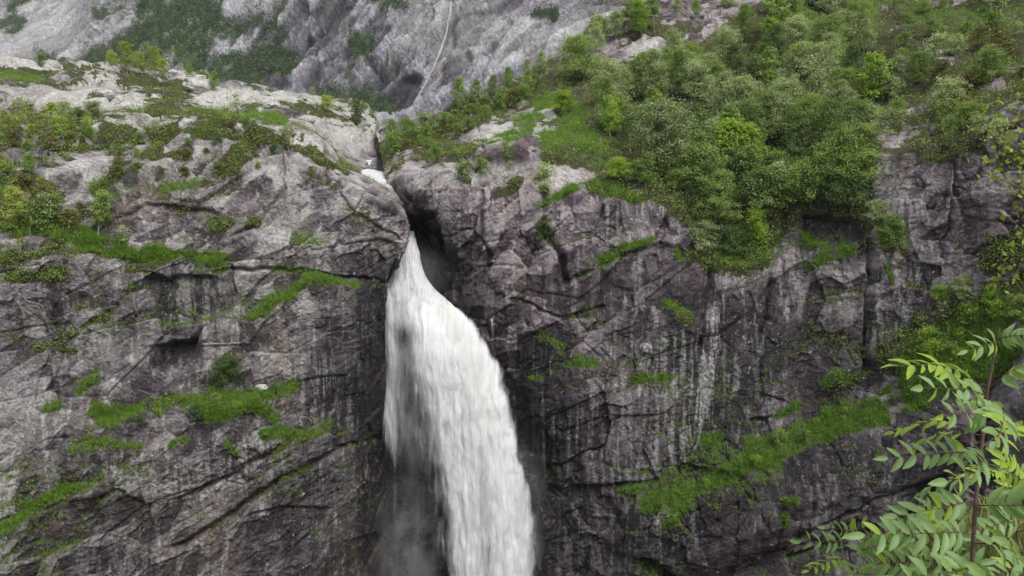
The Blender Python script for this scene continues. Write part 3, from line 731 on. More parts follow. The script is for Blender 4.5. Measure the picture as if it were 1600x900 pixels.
fall_sheet('spray_curtain', LB2, RB2, 470, 1260, YB, 2.8, d_out, M['veil'], 100, 300, .9, 1.7, 4, wf, cr)
# thin veil on the left of the fall: breaks up into wisps
LV = [(604, 448), (602, 500), (604, 560), (602, 620), (597, 680), (594, 740)]
RV = [(640, 448), (672, 520), (690, 600), (700, 680), (704, 740)]
def d_veil(u, v, px, py, X, Z):
    wisp = 1 - sstep(.72, 1.08, v + .16 * fbm(X / 1.3, 0 * X, 0 * X + 3, 2) + .10 * np.cos(u * 14))
    return (.36 + .24 * (np.exp(-((u - .10) / .10) ** 2) + .7 * sstep(.45, .9, u)) + .14 * (1 - v) + .12 * fbm(X / 1.0, Z / 3, 0 * X, 3)) * wisp - .35 * (1 - wisp)
fall_sheet('veil', LV, RV, 450, 785, [(440, 104.3), (785, 102.4)], .8, d_veil, M['veil'], 80, 200, .45, 0, 5, wf)
fall_sheet('veil', LV, RV, 452, 775, [(440, 104.3), (785, 102.4)], .8, d_veil, M['veil'], 80, 200, .45, .6, 6, wf)
# the chute that shoots out of the slot
LC = [(639, 360), (633, 380), (622, 402), (612, 425), (604, 445), (603, 470), (606, 490), (612, 525)]
RC = [(646, 360), (651, 380), (658, 410), (668, 436), (682, 456), (698, 468), (716, 484), (738, 525)]
d_ch = lambda u, v, px, py, X, Z: .42 + .5 * edge(u, .10, .30) + .1 * fbm(X, Z / 2, 0 * X, 3) - .9 * sstep(.74, 1, v)
fall_sheet('chute', LC, RC, 361, 525, [(360, 112), (400, 108.2), (450, 105.2), (480, 104.6), (525, 104.2)], 1.2, d_ch, M['foam'], 80, 120, .5, 0, 7, wf)
fall_sheet('chute', LC, RC, 366, 500, [(360, 112), (400, 108.2), (450, 105.2), (480, 104.6), (525, 104.2)], 1.3, lambda *a: d_ch(*a) - .35, M['veil'], 80, 120, .8, .5, 8, wf)
# side trickle on the rim
fall_sheet('trickle', [(764, 498), (766, 530)], [(771, 498), (772, 530)], 498, 530, [(498, 100.2), (530, 100.2)], .2, lambda u, v, *a: .5 * edge(u, .3, .3) * (1 - .6 * v) + .1, M['veil'], 14, 30, .15, .6, 9, wf)

# the river above the slot
def river(name, rows, seed):
    S = loft(rows, 2.2, 2)
    S[..., 2] += .35
    X, Y, Z = S[..., 0], S[..., 1], S[..., 2]
    P = S.copy(); P[..., 2] += .35 * fbm(X / 1.2, Y / 2.0, 0 * X + seed, 4)
    link(name, mesh_np(name, P.reshape(-1, 3), grid_faces(*X.shape), M['foam'], dict(dens=np.full(X.size, .9), cream=np.zeros(X.size)), np.stack([X, Y], -1).reshape(-1, 2)), kind='structure')
river('river', [[(566, 246, 145), (574, 246, 145), (584, 247, 145)], [(558, 256, 138), (568, 256, 138), (580, 257, 138)], [(548, 266, 131), (562, 266, 131), (577, 267, 131)],
                [(550, 272, 124), (570, 271, 124), (600, 272, 124)], [(556, 277, 119), (580, 277, 119), (606, 279, 119)], [(566, 290, 114), (590, 292, 114), (612, 294, 114)],
                [(600, 330, 113.5), (615, 330, 113.5), (628, 330, 113.5)], [(620, 372, 112.8), (630, 372, 112.8), (645, 372, 112.8)]], 1)
# thread of water down the far wall
def thread():
    pts = [(708, -20), (703, 20), (697, 52), (688, 80), (676, 108), (664, 132), (655, 148), (646, 162), (640, 174)]
    wd = [1.2, 1.5, 1.2, 2.0, 1.2, 1.0, 1.6, 1.2, .8]
    rows = []
    for (x, y), w in zip(pts, wd):
        h = hit(x, y)
        Yh = h[0].y - 3.0
        rows.append([(x - w, y, Yh), (x, y, Yh - 1), (x + w, y, Yh)])
    S = loft(rows, 1.5, 1)
    P = S + np.random.default_rng(3).normal(0, .12, S.shape)
    link('mountain_stream', mesh_np('mountain_stream', P.reshape(-1, 3), grid_faces(*S.shape[:2]), M['veil'], dict(dens=np.full(S.size // 3, .60), cream=np.zeros(S.size // 3)),
         np.stack([S[..., 0] * .3, S[..., 2] * .2], -1).reshape(-1, 2)), kind='structure')
thread()
# spray hanging in the air round the fall
def ellipsoids(name, lst):
    for px, py, Y, rx, ry, rz, tilt, dens, lab in lst:
        T = NT(name)
        pos = T.n('TexCoord').outputs['Object']
        r = T.n('VectorMath', operation='LENGTH'); T.t.links.new(pos, r.inputs[0])
        ns = T.noise(T.mapping(pos, (rx, ry, rz * .5)), .55, 4, .6)
        d = T.m('MULTIPLY', T.m('POWER', T.step(r.outputs['Value'], 1.0, .15), 1.6), T.m('MULTIPLY', T.step(ns, .34, .68), dens))
        v = T.n('VolumePrincipled', {'Color': rgb(.96, .96, .97), 'Density': d})
        T.t.links.new(v.outputs[0], T.out.inputs['Volume'])
        th = np.linspace(0, np.pi, 12)[:, None]; ph = np.linspace(0, 2 * np.pi, 21)[None]
        p = np.stack([np.sin(th) * np.cos(ph), np.sin(th) * np.sin(ph), np.cos(th) + 0 * ph], -1)
        o = link(name, mesh_np(name, p.reshape(-1, 3), grid_faces(12, 21), T.mat), kind='stuff')
        o.location = at(px, py, Y); o.rotation_euler = (0, tilt, 0); o.scale = (rx, ry, rz)
        o['label'] = lab; o['category'] = 'spray'
ellipsoids('spray', [(668, 425, 106, 4.0, 3.0, 5.5, -.5, .13, 'white spray rising from the slot at the top of the waterfall'),
                     (648, 640, 102.5, 5.5, 3.0, 17, -.12, .30, 'thin grey spray drifting left of the waterfall'),
                     (640, 900, 101, 7.0, 4, 20, 0.0, .22, 'thin spray in the dark recess at the left foot of the waterfall'),
                     (838, 860, 98.5, 4.5, 3, 20, -.12, .20, 'thin spray drifting along the right edge of the waterfall')])
# ------------------------------------------------------------------ foliage builders
def leaf_cards(C, size, rng, up=.4, aspect=.6, out=None):
    """a leaf-shaped quad at every point of C"""
    n = len(C)
    nrm = rng.normal(0, 1, (n, 3)); nrm[:, 2] += up * 2
    if out is not None: nrm += out
    nrm /= np.linalg.norm(nrm, axis=1, keepdims=True)
    t = np.cross(nrm, rng.normal(0, 1, (n, 3))); t /= np.linalg.norm(t, axis=1, keepdims=True) + 1e-9
    b = np.cross(nrm, t)
    s = (size * (.6 + .8 * rng.random(n)))[:, None]
    V = np.stack([C - t * s, C + b * s * aspect - t * s * .1, C + t * s, C - b * s * aspect - t * s * .1], 1)
    return V.reshape(-1, 3), np.arange(n * 4).reshape(-1, 4)
def tube(path, rad, k=5):
    path = np.array(path, float); n = len(path)
    d = np.gradient(path, axis=0); d /= np.linalg.norm(d, axis=1, keepdims=True) + 1e-9
    ref = np.where(np.abs(d[:, 2:3]) > .9, [[1, 0, 0]], [[0, 0, 1]])
    a = np.cross(d, ref); a /= np.linalg.norm(a, axis=1, keepdims=True) + 1e-9
    b = np.cross(d, a)
    th = np.arange(k) * 2 * np.pi / k
    V = path[:, None] + np.array(rad)[:, None, None] * (np.cos(th)[None, :, None] * a[:, None] + np.sin(th)[None, :, None] * b[:, None])
    i = np.arange(n * k).reshape(n, k)
    j = np.roll(i, -1, 1)
    return V.reshape(-1, 3), np.stack([i[:-1], j[:-1], j[1:], i[1:]], -1).reshape(-1, 4)
def join(parts):
    Vs, Fs, o = [], [], 0
    for V, F_ in parts:
        Vs.append(V); Fs.append(F_ + o); o += len(V)
    return np.concatenate(Vs), np.concatenate(Fs)
KINDS_ = {  # height, first branch, crown radius, branches, clusters per branch, leaves per cluster, leaf, spread, profile power, up
    'birch':  dict(h=7.0, t0=.22, r=.25, nb=28, nc=5, nl=30, leaf=.105, sp=.34, up=.75, rad=.085, top=1.0),
    'dome':   dict(h=6.0, t0=.10, r=.44, nb=36, nc=6, nl=34, leaf=.105, sp=.36, up=.70, rad=.10, top=.55),
    'dome_big':  dict(h=9.5, t0=.10, r=.42, nb=54, nc=8, nl=36, leaf=.105, sp=.42, up=.70, rad=.14, top=.55),
    'birch_big': dict(h=9.5, t0=.20, r=.24, nb=40, nc=7, nl=32, leaf=.105, sp=.38, up=.75, rad=.10, top=1.0),
    'rowan':  dict(h=5.5, t0=.15, r=.28, nb=24, nc=4, nl=18, leaf=.20, sp=.32, up=.55, rad=.07, top=.9),
    'slim':   dict(h=6.0, t0=.42, r=.19, nb=20, nc=4, nl=22, leaf=.115, sp=.28, up=.8, rad=.06, top=.9),
    'shrub':  dict(h=2.2, t0=.03, r=.55, nb=18, nc=4, nl=20, leaf=.095, sp=.22, up=.7, rad=.035, top=.5),
    'airy':   dict(h=4.5, t0=.35, r=.30, nb=14, nc=4, nl=12, leaf=.10, sp=.26, up=.9, rad=.05, top=.7),
}
def make_tree_mesh(kind, seed, leafmat, bark):
    k = KINDS_[kind]; rng = np.random.default_rng(seed)
    h = k['h']
    lean = rng.normal(0, .05, 2) * h
    tt = np.linspace(0, 1, 9)
    wob = rng.normal(0, .012 * h, (9, 2)).cumsum(0) * .6
    trunk = np.stack([lean[0] * tt ** 1.4 + wob[:, 0], lean[1] * tt ** 1.4 + wob[:, 1], tt * h * (.93 if kind[:4] != 'dome' else .7)], -1)
    trunk[0, :2] = 0; trunk[0, 2] = -.5
    parts = [tube(trunk, k['rad'] * (1 - .85 * tt) * (1.25 - .25 * np.minimum(1, tt * 8)), 6)]
    C, out = [], []
    if kind in ('shrub', 'dome', 'dome_big'):                       # several stems
        for q in range(3):
            a = rng.random() * 6.28
            e = np.array([math.cos(a), math.sin(a), 0]) * h * .28
            st = np.stack([e * s ** 1.3 + [0, 0, s * h * .75 - .3 * (s == 0)] for s in np.linspace(0, 1, 5)])
            parts.append(tube(st, k['rad'] * .7 * np.linspace(1, .2, 5), 5))
    for i in range(k['nb']):
        t = k['t0'] + (.97 - k['t0']) * ((i + rng.random()) / k['nb'])
        base = np.array([np.interp(t, tt, trunk[:, j]) for j in range(3)])
        rel = (t - k['t0']) / (1 - k['t0'])
        prof = math.sin(math.pi * min(1, .12 + .88 * rel) ** .75) ** .6 if kind[:4] != 'dome' else math.sqrt(max(.05, 1 - (rel * .95) ** 2.2))
        ln = h * k['r'] * max(.25, prof) * (.65 + .6 * rng.random())
        az = i * 2.4 + rng.normal(0, .4)
        el = .35 + .5 * rel + rng.normal(0, .15)
        d = np.array([math.cos(az) * math.cos(el), math.sin(az) * math.cos(el), math.sin(el) * k['up']])
        s = np.linspace(0, 1, 5)[:, None]
        pth = base + d * ln * s + np.array([0, 0, 1]) * (.12 * ln * np.sin(s * 3.1))
        parts.append(tube(pth, k['rad'] * .42 * (1 - .7 * t) * np.linspace(1, .25, 5) + .006, 4))
        for c in range(k['nc']):
            f = .35 + .7 * (c + rng.random()) / k['nc']
            cc = base + d * ln * f + rng.normal(0, .16 * ln, 3) * [1, 1, .7]
            m = max(4, int(k['nl'] * (.5 + rng.random())))
            L_ = cc + rng.normal(0, 1, (m, 3)) * k['sp'] * np.array([1, 1, .62]) * (.6 + .6 * rng.random())
            C.append(L_); out.append((L_ - base) * .35)
    C, out = np.concatenate(C), np.concatenate(out)
    C[:, 2] = np.maximum(C[:, 2], .05)
    asp = .62 if kind != 'rowan' else .38
    V, Fq = leaf_cards(C, k['leaf'], rng, .5, asp, out)
    rnd = rng.random(len(Fq)) * .6 + .4 * np.repeat(rng.random(len(Fq) // 6 + 1), 6)[:len(Fq)]
    tv, tf = join(parts)
    return (mesh_np('trunk', tv, tf, M[bark]), mesh_np('crown', V, Fq, M[leafmat], {'rnd': rnd}, smooth=False))
PROTO = {}
def proto(kind, leaf, var):
    key = (kind, leaf, var)
    if key not in PROTO:
        bark = 'bark_birch' if kind in ('birch', 'birch_big', 'slim', 'airy') else 'bark_dark'
        base = [k for k in PROTO if k[0] == kind and k[2] == var]
        if base:
            t, c = PROTO[base[0]]
            c = c.copy(); c.materials.clear(); c.materials.append(M['leaf_' + leaf])
            PROTO[key] = (t, c)
        else:
            PROTO[key] = make_tree_mesh(kind, 100 + 17 * var + 1000 * list(KINDS_).index(kind), 'leaf_' + leaf, bark)
    return PROTO[key]
rng_t = random.Random(4)
NV = 3
def tree(px, py, hpx, kind, leaf, label, group=None, cat=None, name=None, wide=1.0):
    """a tree rooted where the sight line through (px, py) meets the ground, hpx photo pixels tall"""
    r = hit(px, py)
    if r is None: return None
    p = r[0]
    hm = hpx / F_PX * r[1]
    pk = kind + '_big' if kind in ('dome', 'birch') and hm > 7.4 else kind
    k = KINDS_[pk]
    s = hm / k['h']
    t, c = proto(pk, leaf, rng_t.randrange(NV))
    cat = cat or ('shrub' if kind == 'shrub' else 'tree')
    nm = name or {'birch': 'birch_tree', 'slim': 'birch_tree', 'airy': 'birch_tree', 'dome': 'willow_tree', 'rowan': 'rowan_tree', 'shrub': 'shrub'}[kind]
    e = link(nm, None, label=label, category=cat)
    if group: e['group'] = group
    e.location = (p.x, p.y + .1, p.z - .1)
    e.rotation_euler = (rng_t.gauss(0, .04), rng_t.gauss(0, .04), rng_t.random() * 6.28)
    e.scale = (s * wide, s * wide, s)
    link('trunk', t, e); link('crown', c, e)
    return e

# ------------------------------------------------------------------ trees one can point at
KEY = [
 # upper left slabs and ridge
 (178, 118, 36, 'slim', 'pale', 'small yellow-green birch at the left end of the ridge clump, far left slabs'),
 (198, 116, 46, 'birch', 'pale', 'tallest yellow-green birch of the clump on the left ridge below the wooded spur'),
 (222, 118, 34, 'birch', 'pale', 'low yellow-green birch in the middle of the left ridge clump'),
 (243, 120, 44, 'birch', 'pale', 'rounded yellow-green birch at the right end of the left ridge clump'),
 (257, 132, 38, 'slim', 'pale', 'slender white-stemmed birch standing before the pale boulder on the left ridge'),
 (66, 118, 30, 'slim', 'mid', 'tiny lone birch on the green turf of the far left skyline'),
 (296, 126, 24, 'birch', 'mid', 'small birch behind the big pale boulder on the left ridge'),
 (318, 136, 30, 'dome', 'mid', 'round green birch just right of the big pale boulder on the left ridge'),
 (336, 142, 30, 'birch', 'mid', 'rightmost birch of the clump right of the pale boulder on the left ridge'),
 (40, 218, 58, 'airy', 'pale', 'white-forked birch on the left slabs near the left picture edge'),
 (14, 226, 48, 'birch', 'pale', 'green birch at the left picture edge beside the white-forked birch'),
 (78, 216, 52, 'slim', 'pale', 'slim birch right of the white-forked birch on the left slabs'),
 (100, 228, 44, 'airy', 'bright', 'bushy green birch low on the left slabs above the heather crest'),
 (100, 184, 30, 'dome', 'grey', 'round grey-green willow against the pale slabs at left'),
 (146, 188, 34, 'dome', 'grey', 'broad grey-green willow below the pale slab step at left'),
 (140, 220, 36, 'airy', 'bright', 'bright green leaning birch on the left crest'),
 (220, 200, 32, 'airy', 'grey', 'pale airy birch among heather on the left crest'),
 (243, 222, 34, 'airy', 'grey', 'thin bare-stemmed birch on the heathery left crest'),
 (365, 176, 30, 'airy', 'pale', 'small thin birch on the slabs left of the river notch'),
 (355, 200, 34, 'airy', 'pale', 'thin pale birch on grass behind the left crest'),
 (488, 156, 20, 'airy', 'grey', 'sparse little birch on the smooth slab skyline left of the notch'),
 (512, 172, 28, 'dome', 'pale', 'round pale green birch on the slab skyline left of the notch'),
 (556, 196, 42, 'rowan', 'dark', 'dark green pointed bush in the cleft left of the river notch'),
 (452, 238, 42, 'airy', 'grey', 'grey-green wispy birch on the slabs above the left cliff nose'),
 (46, 282, 38, 'slim', 'bright', 'small bright birch on the left cliff shoulder'),
 (70, 366, 62, 'airy', 'grey', 'pale thin birch on the left ledge near the picture edge'),
 (152, 388, 88, 'slim', 'mid', 'tall birch with a curved white trunk on the left ledge'),
 (22, 370, 70, 'birch', 'pale', 'bushy birch at the left picture edge above the ledge'),
 (46, 372, 50, 'airy', 'mid', 'thin green birch second from the picture edge on the left ledge'),
 (106, 422, 40, 'airy', 'grey', 'grey leafless-looking birch hanging below the left ledge'),
 (198, 390, 38, 'airy', 'grey', 'faint grey birch right of the curved trunk on the left ledge'),
 (290, 392, 26, 'airy', 'mid', 'little birch at the right end of the left ledge'),
 (356, 602, 56, 'dome', 'dark', 'dark green bush on the left wall above the bright grass ledge'),
 # ridge right of the notch
 (614, 232, 48, 'birch', 'mid', 'green birch at the foot of the ridge right of the river notch'),
 (640, 222, 46, 'dome', 'mid', 'broad green birch second up the ridge from the river notch'),
 (664, 210, 42, 'dome', 'grey', 'grey-green birch third up the ridge from the river notch'),
 (682, 250, 34, 'dome', 'mid', 'rounded light green bush above the smooth rock right of the notch'),
 (716, 176, 56, 'birch', 'mid', 'tall pale green birch on the ridge against the far grey wall'),
 (742, 168, 46, 'birch', 'grey', 'birch right of the tall ridge birch against the far grey wall'),
 (768, 152, 36, 'birch', 'mid', 'low birch halfway up the ridge against the far grey wall'),
 (796, 138, 34, 'birch', 'bright', 'yellow-green birch halfway up the ridge against the far grey wall'),
 (820, 124, 32, 'birch', 'grey', 'hazy small birch on the upper ridge below the large crown'),
 (846, 116, 36, 'birch', 'grey', 'hazy birch left of the large domed crown on the ridge'),
 (878, 178, 38, 'dome', 'bright', 'small round light green tree beside the pale broken rock'),
 (912, 128, 76, 'dome', 'mid', 'large yellow-green domed tree on the ridge skyline'),
 (950, 162, 70, 'dome', 'grey', 'dark grey-green tree in front of the large domed ridge tree'),
 (935, 82, 40, 'birch', 'grey', 'hazy birch right of the large domed ridge tree'),
 (962, 64, 38, 'birch', 'grey', 'hazy birch left of the rocky knob on the skyline'),
 (1003, 58, 48, 'birch', 'bright', 'bright green birch on the skyline above the rocky knob'),
 (1022, 44, 44, 'slim', 'mid', 'slender birch just right of the bright skyline birch'),
 (953, 214, 48, 'birch', 'bright', 'small fresh green birch at the left edge of the wood'),
 (985, 240, 60, 'birch', 'dark', 'dark green birch beside the bare brown gap in the wood'),
 # the wood above the right cliff
 (1045, 266, 112, 'dome', 'grey', 'big silvery grey willow at the front left of the wood'),
 (1052, 284, 72, 'birch', 'mid', 'small birch standing before the big silvery willow, left of two'),
 (1078, 294, 80, 'slim', 'mid', 'thin straight white-stemmed birch before the big silvery willow, right of two'),
 (1137, 292, 92, 'rowan', 'bright', 'brightest yellow-green rowan at the front of the wood'),
 (1163, 292, 82, 'rowan', 'bright', 'narrow bright rowan right beside the brightest rowan'),
 (1181, 320, 80, 'slim', 'mid', 'bare-stemmed birch at the front edge of the wood, right of the rowans'),
 (1246, 318, 56, 'birch', 'pale', 'pale yellowish small birch at the brink of the right cliff'),
 (1147, 206, 88, 'dome', 'grey', 'grey-green domed birch in the middle of the wood'),
 (1208, 220, 74, 'dome', 'grey', 'grey-green tree right of the domed birch in mid wood'),
 (1249, 152, 82, 'dome', 'grey', 'big grey birch high in the middle of the wood'),
 (1205, 78, 42, 'rowan', 'bright', 'bright yellow-green tree near the top of the wood, left of two'),
 (1246, 72, 40, 'rowan', 'bright', 'bright yellow-green tree near the top of the wood, right of two'),
 (1321, 118, 40, 'rowan', 'bright', 'bright yellow-green bush-like tree at the upper right of the wood'),
 (1366, 164, 66, 'rowan', 'bright', 'narrow bright rowan at the right border of the wood'),
 (1106, 144, 60, 'dome', 'grey', 'grey-green tree in the upper left of the wood'),
 (1080, 156, 62, 'dome', 'grey', 'grey-green tree left of its twin in the upper left of the wood'),
 (1026, 172, 80, 'birch', 'grey', 'tall grey birch at the left border of the wood below the rocky knob'),
 (1185, 130, 52, 'birch', 'mid', 'mid green birch high in the left part of the wood'),
 (1270, 262, 62, 'dome', 'grey', 'grey-green rounded tree in the right front of the wood'),
 (1310, 262, 60, 'dome', 'mid', 'mid green rounded tree at the right front of the wood'),
 (1300, 320, 66, 'dome', 'dark', 'dark green tree leaning over the brink at the right front'),
 (1330, 330, 62, 'dome', 'dark', 'rightmost dark green tree over the brink of the right cliff'),
 (1215, 300, 66, 'dome', 'mid', 'mid green tree between the bare-stemmed birch and the pale birch'),
 (1350, 215, 52, 'dome', 'grey', 'grey-green tree next to the bare rock at the right of the wood'),
 (1100, 330, 50, 'dome', 'dark', 'dark bush under the thin white-stemmed birch at the brink'),
 (1096, 392, 60, 'dome', 'grey', 'grey-green bush hanging over the cliff left of the pale rock streak'),
 (1150, 402, 62, 'dome', 'dark', 'dark round bush hanging lowest over the right cliff'),
 (1184, 390, 66, 'rowan', 'bright', 'fresh green rowan hanging over the cliff beside the dark round bush'),
 (1062, 300, 40, 'dome', 'mid', 'low green bush at the front left of the wood'),
 (1004, 290, 46, 'dome', 'mid', 'green bush left of the big silvery willow on the grass'),
 (968, 282, 40, 'dome', 'bright', 'fresh green bush above the smooth rock at the left of the wood'),
 (1118, 306, 62, 'slim', 'grey', 'slender pale-stemmed birch at the front edge left of the brightest rowan'),
 (1010, 300, 54, 'slim', 'mid', 'slender birch on the grass at the far left front of the wood'),
 (1205, 330, 66, 'slim', 'grey', 'slender grey birch at the brink right of the bare-stemmed birch'),
 (1268, 326, 64, 'slim', 'mid', 'slender birch at the brink right of the pale yellowish birch'),
 # single bushes on the right rock
 (726, 284, 34, 'shrub', 'grey', 'grey-green willow bush in the cleft on top of the smooth rock'),
 (752, 268, 22, 'shrub', 'mid', 'low green bush on top of the smooth rock right of the willow bush'),
 (796, 272, 22, 'airy', 'grey', 'faint wispy sapling on the smooth rock'),
 (848, 310, 58, 'rowan', 'grey', 'tall grey-green willow in the gully of the smooth rock'),
 (850, 374, 30, 'shrub', 'dark', 'small dark bush stuck in the crack of the right cliff'),
 (1394, 380, 50, 'dome', 'mid', 'green bush on the brink right of the wood'),
 (1372, 350, 46, 'dome', 'grey', 'grey-green bush at the foot of the bare rock right of the wood'),
 (1462, 60, 34, 'dome', 'mid', 'round green bush among heather at the upper right'),
 (1440, 120, 44, 'dome', 'mid', 'green birch bush on the heath at the upper right'),
 (1476, 175, 58, 'dome', 'grey', 'grey-green birch on the heath at the right'),
 (1540, 130, 60, 'dome', 'mid', 'broad green bush at the top of the right crag'),
 (1505, 205, 50, 'dome', 'mid', 'green bush before the grey-green birch on the right heath'),
 (1470, 470, 30, 'dome', 'bright', 'bright green bush at the foot of the right crag, leftmost'),
 (1510, 465, 38, 'dome', 'grey', 'grey-green bush at the foot of the right crag'),
 (1550, 480, 36, 'dome', 'bright', 'rounded green bush near the right picture edge below the crag'),
 (1400, 592, 54, 'airy', 'dark', 'dark shadowy bush in the corner above the green ramp'),
 (1595, 500, 44, 'dome', 'mid', 'green bush at the right picture edge below the crag'),
]
for t_ in KEY:
    t_ = list(t_)
    if 860 < t_[0] < 1400 and t_[1] < 345 and t_[2] > 35: t_[2] *= 1.18
    tree(*t_)
# trees that fill the wood: nothing tells them apart
def fill(poly, n, gap, choices, hr, label, group, seed):
    r = random.Random(seed); pts = []
    xs, ys = [p[0] for p in poly], [p[1] for p in poly]
    tries = 0
    while len(pts) < n and tries < 4000:
        tries += 1
        x, y = r.uniform(min(xs), max(xs)), r.uniform(min(ys), max(ys))
        if not in_poly(np.array([x]), np.array([y]), poly)[0]: continue
        g = gap * (.6 + .4 * (y + 60) / 360)
        if any((x - a) ** 2 + ((y - b) * 1.5) ** 2 < g * g for a, b in pts): continue
        pts.append((x, y))
    xs_, ys_ = sorted(p[0] for p in pts), sorted(p[1] for p in pts)
    x3, y3 = [xs_[len(xs_) // 3], xs_[2 * len(xs_) // 3]], [ys_[len(ys_) // 2]]
    cls = {}
    for x, y in sorted(pts):
        k, lf = r.choice(choices)
        big = len(pts) > 30
        side = ('left', 'middle', 'right')[(x > x3[0]) + (x > x3[1])] if big else ''
        band = ('upper ', 'lower ')[y > y3[0]] if len(pts) > 12 else ''
        cls.setdefault((k, lf, band + side), []).append((x, y))
    ORD = ['first', 'second', 'third', 'fourth', 'fifth', 'sixth', 'seventh', 'eighth', 'ninth', 'tenth', 'eleventh', 'twelfth', 'thirteenth', 'fourteenth', 'fifteenth', 'sixteenth']
    SHAPE = {'birch': 'upright', 'dome': 'rounded', 'rowan': 'feathery', 'slim': 'slender', 'shrub': 'low', 'airy': 'wispy'}
    HUE = {'grey': 'grey-green', 'mid': 'mid-green', 'dark': 'dark green', 'heath': 'brownish green', 'bright': 'bright green', 'pale': 'pale green'}
    for (k, lf, where), lst in cls.items():
        lst.sort()
        for j, (x, y) in enumerate(lst):
            place = (where.strip() + ' of the ') if where.strip() else 'in the '
            nth = '' if len(lst) == 1 else ' ' + ORD[j] + ' from left,'
            noun = 'bush' if k == 'shrub' else 'tree'
            tree(x, y, r.uniform(*hr) * (.62 + .38 * (y + 60) / 360), k, lf, f"{SHAPE[k]} {HUE[lf]} {noun},{nth} {place}{label}", group)
WOOD = [('dome', 'grey'), ('dome', 'mid'), ('birch', 'mid'), ('dome', 'mid'), ('birch', 'grey'), ('dome', 'dark'), ('birch', 'dark'), ('rowan', 'mid'), ('dome', 'mid')]
fill([(905, 150), (1000, 150), (1120, 70), (1200, 20), (1290, 5), (1385, 60), (1385, 150), (1340, 180), (1340, 325), (1250, 325), (1180, 370), (1100, 345), (1010, 290), (960, 250)],
     66, 28, WOOD, (64, 104), 'wood above the right cliff', 'trees filling the wood above the right cliff', 3)
fill([(900, 75), (980, 18), (1040, -20), (1180, -60), (1190, -10), (1100, 40), (1060, 40), (1000, 50), (930, 92)], 20, 20, [('birch', 'grey'), ('birch', 'mid'), ('dome', 'grey'), ('slim', 'grey')], (40, 56),
     'hazy skyline row by the wood', 'hazy birches on the skyline', 5)
fill([(600, 238), (660, 212), (700, 190), (780, 160), (850, 125), (850, 140), (780, 185), (700, 222), (640, 240)], 22, 19, [('shrub', 'mid'), ('shrub', 'heath'), ('dome', 'mid'), ('shrub', 'grey')], (18, 34),
     'ridge scrub right of the notch', 'scrub on the ridge right of the notch', 6)
fill([(1390, 20), (1600, -20), (1660, 120), (1560, 230), (1440, 240), (1385, 210), (1400, 120)], 34, 30, [('shrub', 'mid'), ('shrub', 'heath'), ('shrub', 'grey'), ('dome', 'mid')], (24, 40),
     'heath at the upper right', 'bushes on the right heath', 7)
fill([(1430, 500), (1500, 440), (1640, 420), (1640, 540), (1480, 580), (1420, 590)], 16, 26, [('shrub', 'bright'), ('shrub', 'grey'), ('shrub', 'bright')], (14, 24),
     'green slope below the right crag', 'bushes on the slope below the right crag', 8)
fill([(0, 300), (60, 290), (110, 340), (150, 380), (60, 380), (0, 385)], 12, 24, [('shrub', 'mid'), ('shrub', 'heath'), ('airy', 'pale'), ('airy', 'mid')], (20, 40),
     'thick growth on the left ledge', 'bushes on the left ledge', 9)
fill([(0, 195), (120, 190), (160, 215), (60, 240), (0, 235)], 14, 22, [('shrub', 'mid'), ('shrub', 'heath'), ('shrub', 'pale')], (12, 24),
     'scrub among the left birches', 'bushes on the left slabs', 10)
fill([(200, 210), (420, 200), (450, 260), (340, 280), (160, 290)], 20, 30, [('shrub', 'heath'), ('shrub', 'mid'), ('shrub', 'dark')], (10, 20),
     'left cliff brow heather', 'bushes on the brow of the left cliff', 11)

fill([(1080, 765), (1190, 705), (1300, 650), (1430, 605), (1470, 615), (1330, 665), (1220, 710), (1110, 775)], 14, 26, [('shrub', 'mid'), ('shrub', 'bright'), ('shrub', 'dark')], (9, 17),
     'green ramp of the right cliff', 'low growth on the green ramp', 12)
fill([(180, 655), (260, 632), (440, 612), (440, 630), (330, 655), (200, 668)], 9, 26, [('shrub', 'bright'), ('shrub', 'mid'), ('shrub', 'dark')], (8, 15),
     'bright grass ledge, left wall', 'low growth on the bright grass ledge', 13)

# ------------------------------------------------------------------ ground cover
def pick(D, w, n, rng, lump=.9):
    w = w.ravel().astype(float); w[~np.isfinite(w)] = 0
    vis = ((D['px'] > -80) & (D['px'] < 1680) & (D['py'] > -60) & (D['py'] < 940)).ravel()
    w = w * vis
    i = rng.choice(len(w), n, p=w / w.sum())
    q = D['P'].reshape(-1, 3)[i]
    hump = np.clip(fbm(q[:, 0] / 1.3, q[:, 1] / 1.3, q[:, 2] / 1.3, 2) + .15, 0, 1) * lump
    q = q + np.stack([0 * hump, -.5 * hump, hump], -1)
    return q + rng.normal(0, .10, (n, 3)) * [1, 1, .4], D['N'].reshape(-1, 3)[i]
def cover(name, pts, nrm, nl, rad, size, mat, label, cat, rng, lift=.12):
    n = len(pts)
    C = np.repeat(pts + nrm * lift * .5 + [0, 0, lift * .6], nl, 0) + rng.normal(0, 1, (n * nl, 3)) * rad * np.array([1, 1, .7])
    V, Fq = leaf_cards(C, size, rng, .5, .6, np.repeat(nrm, nl, 0) * .8)
    rnd = .55 * np.repeat(rng.random(n), nl) + .45 * rng.random(n * nl)
    o = link(name, mesh_np(name, V, Fq, mat, {'rnd': rnd}, smooth=False), kind='stuff', label=label, category=cat)
    return o
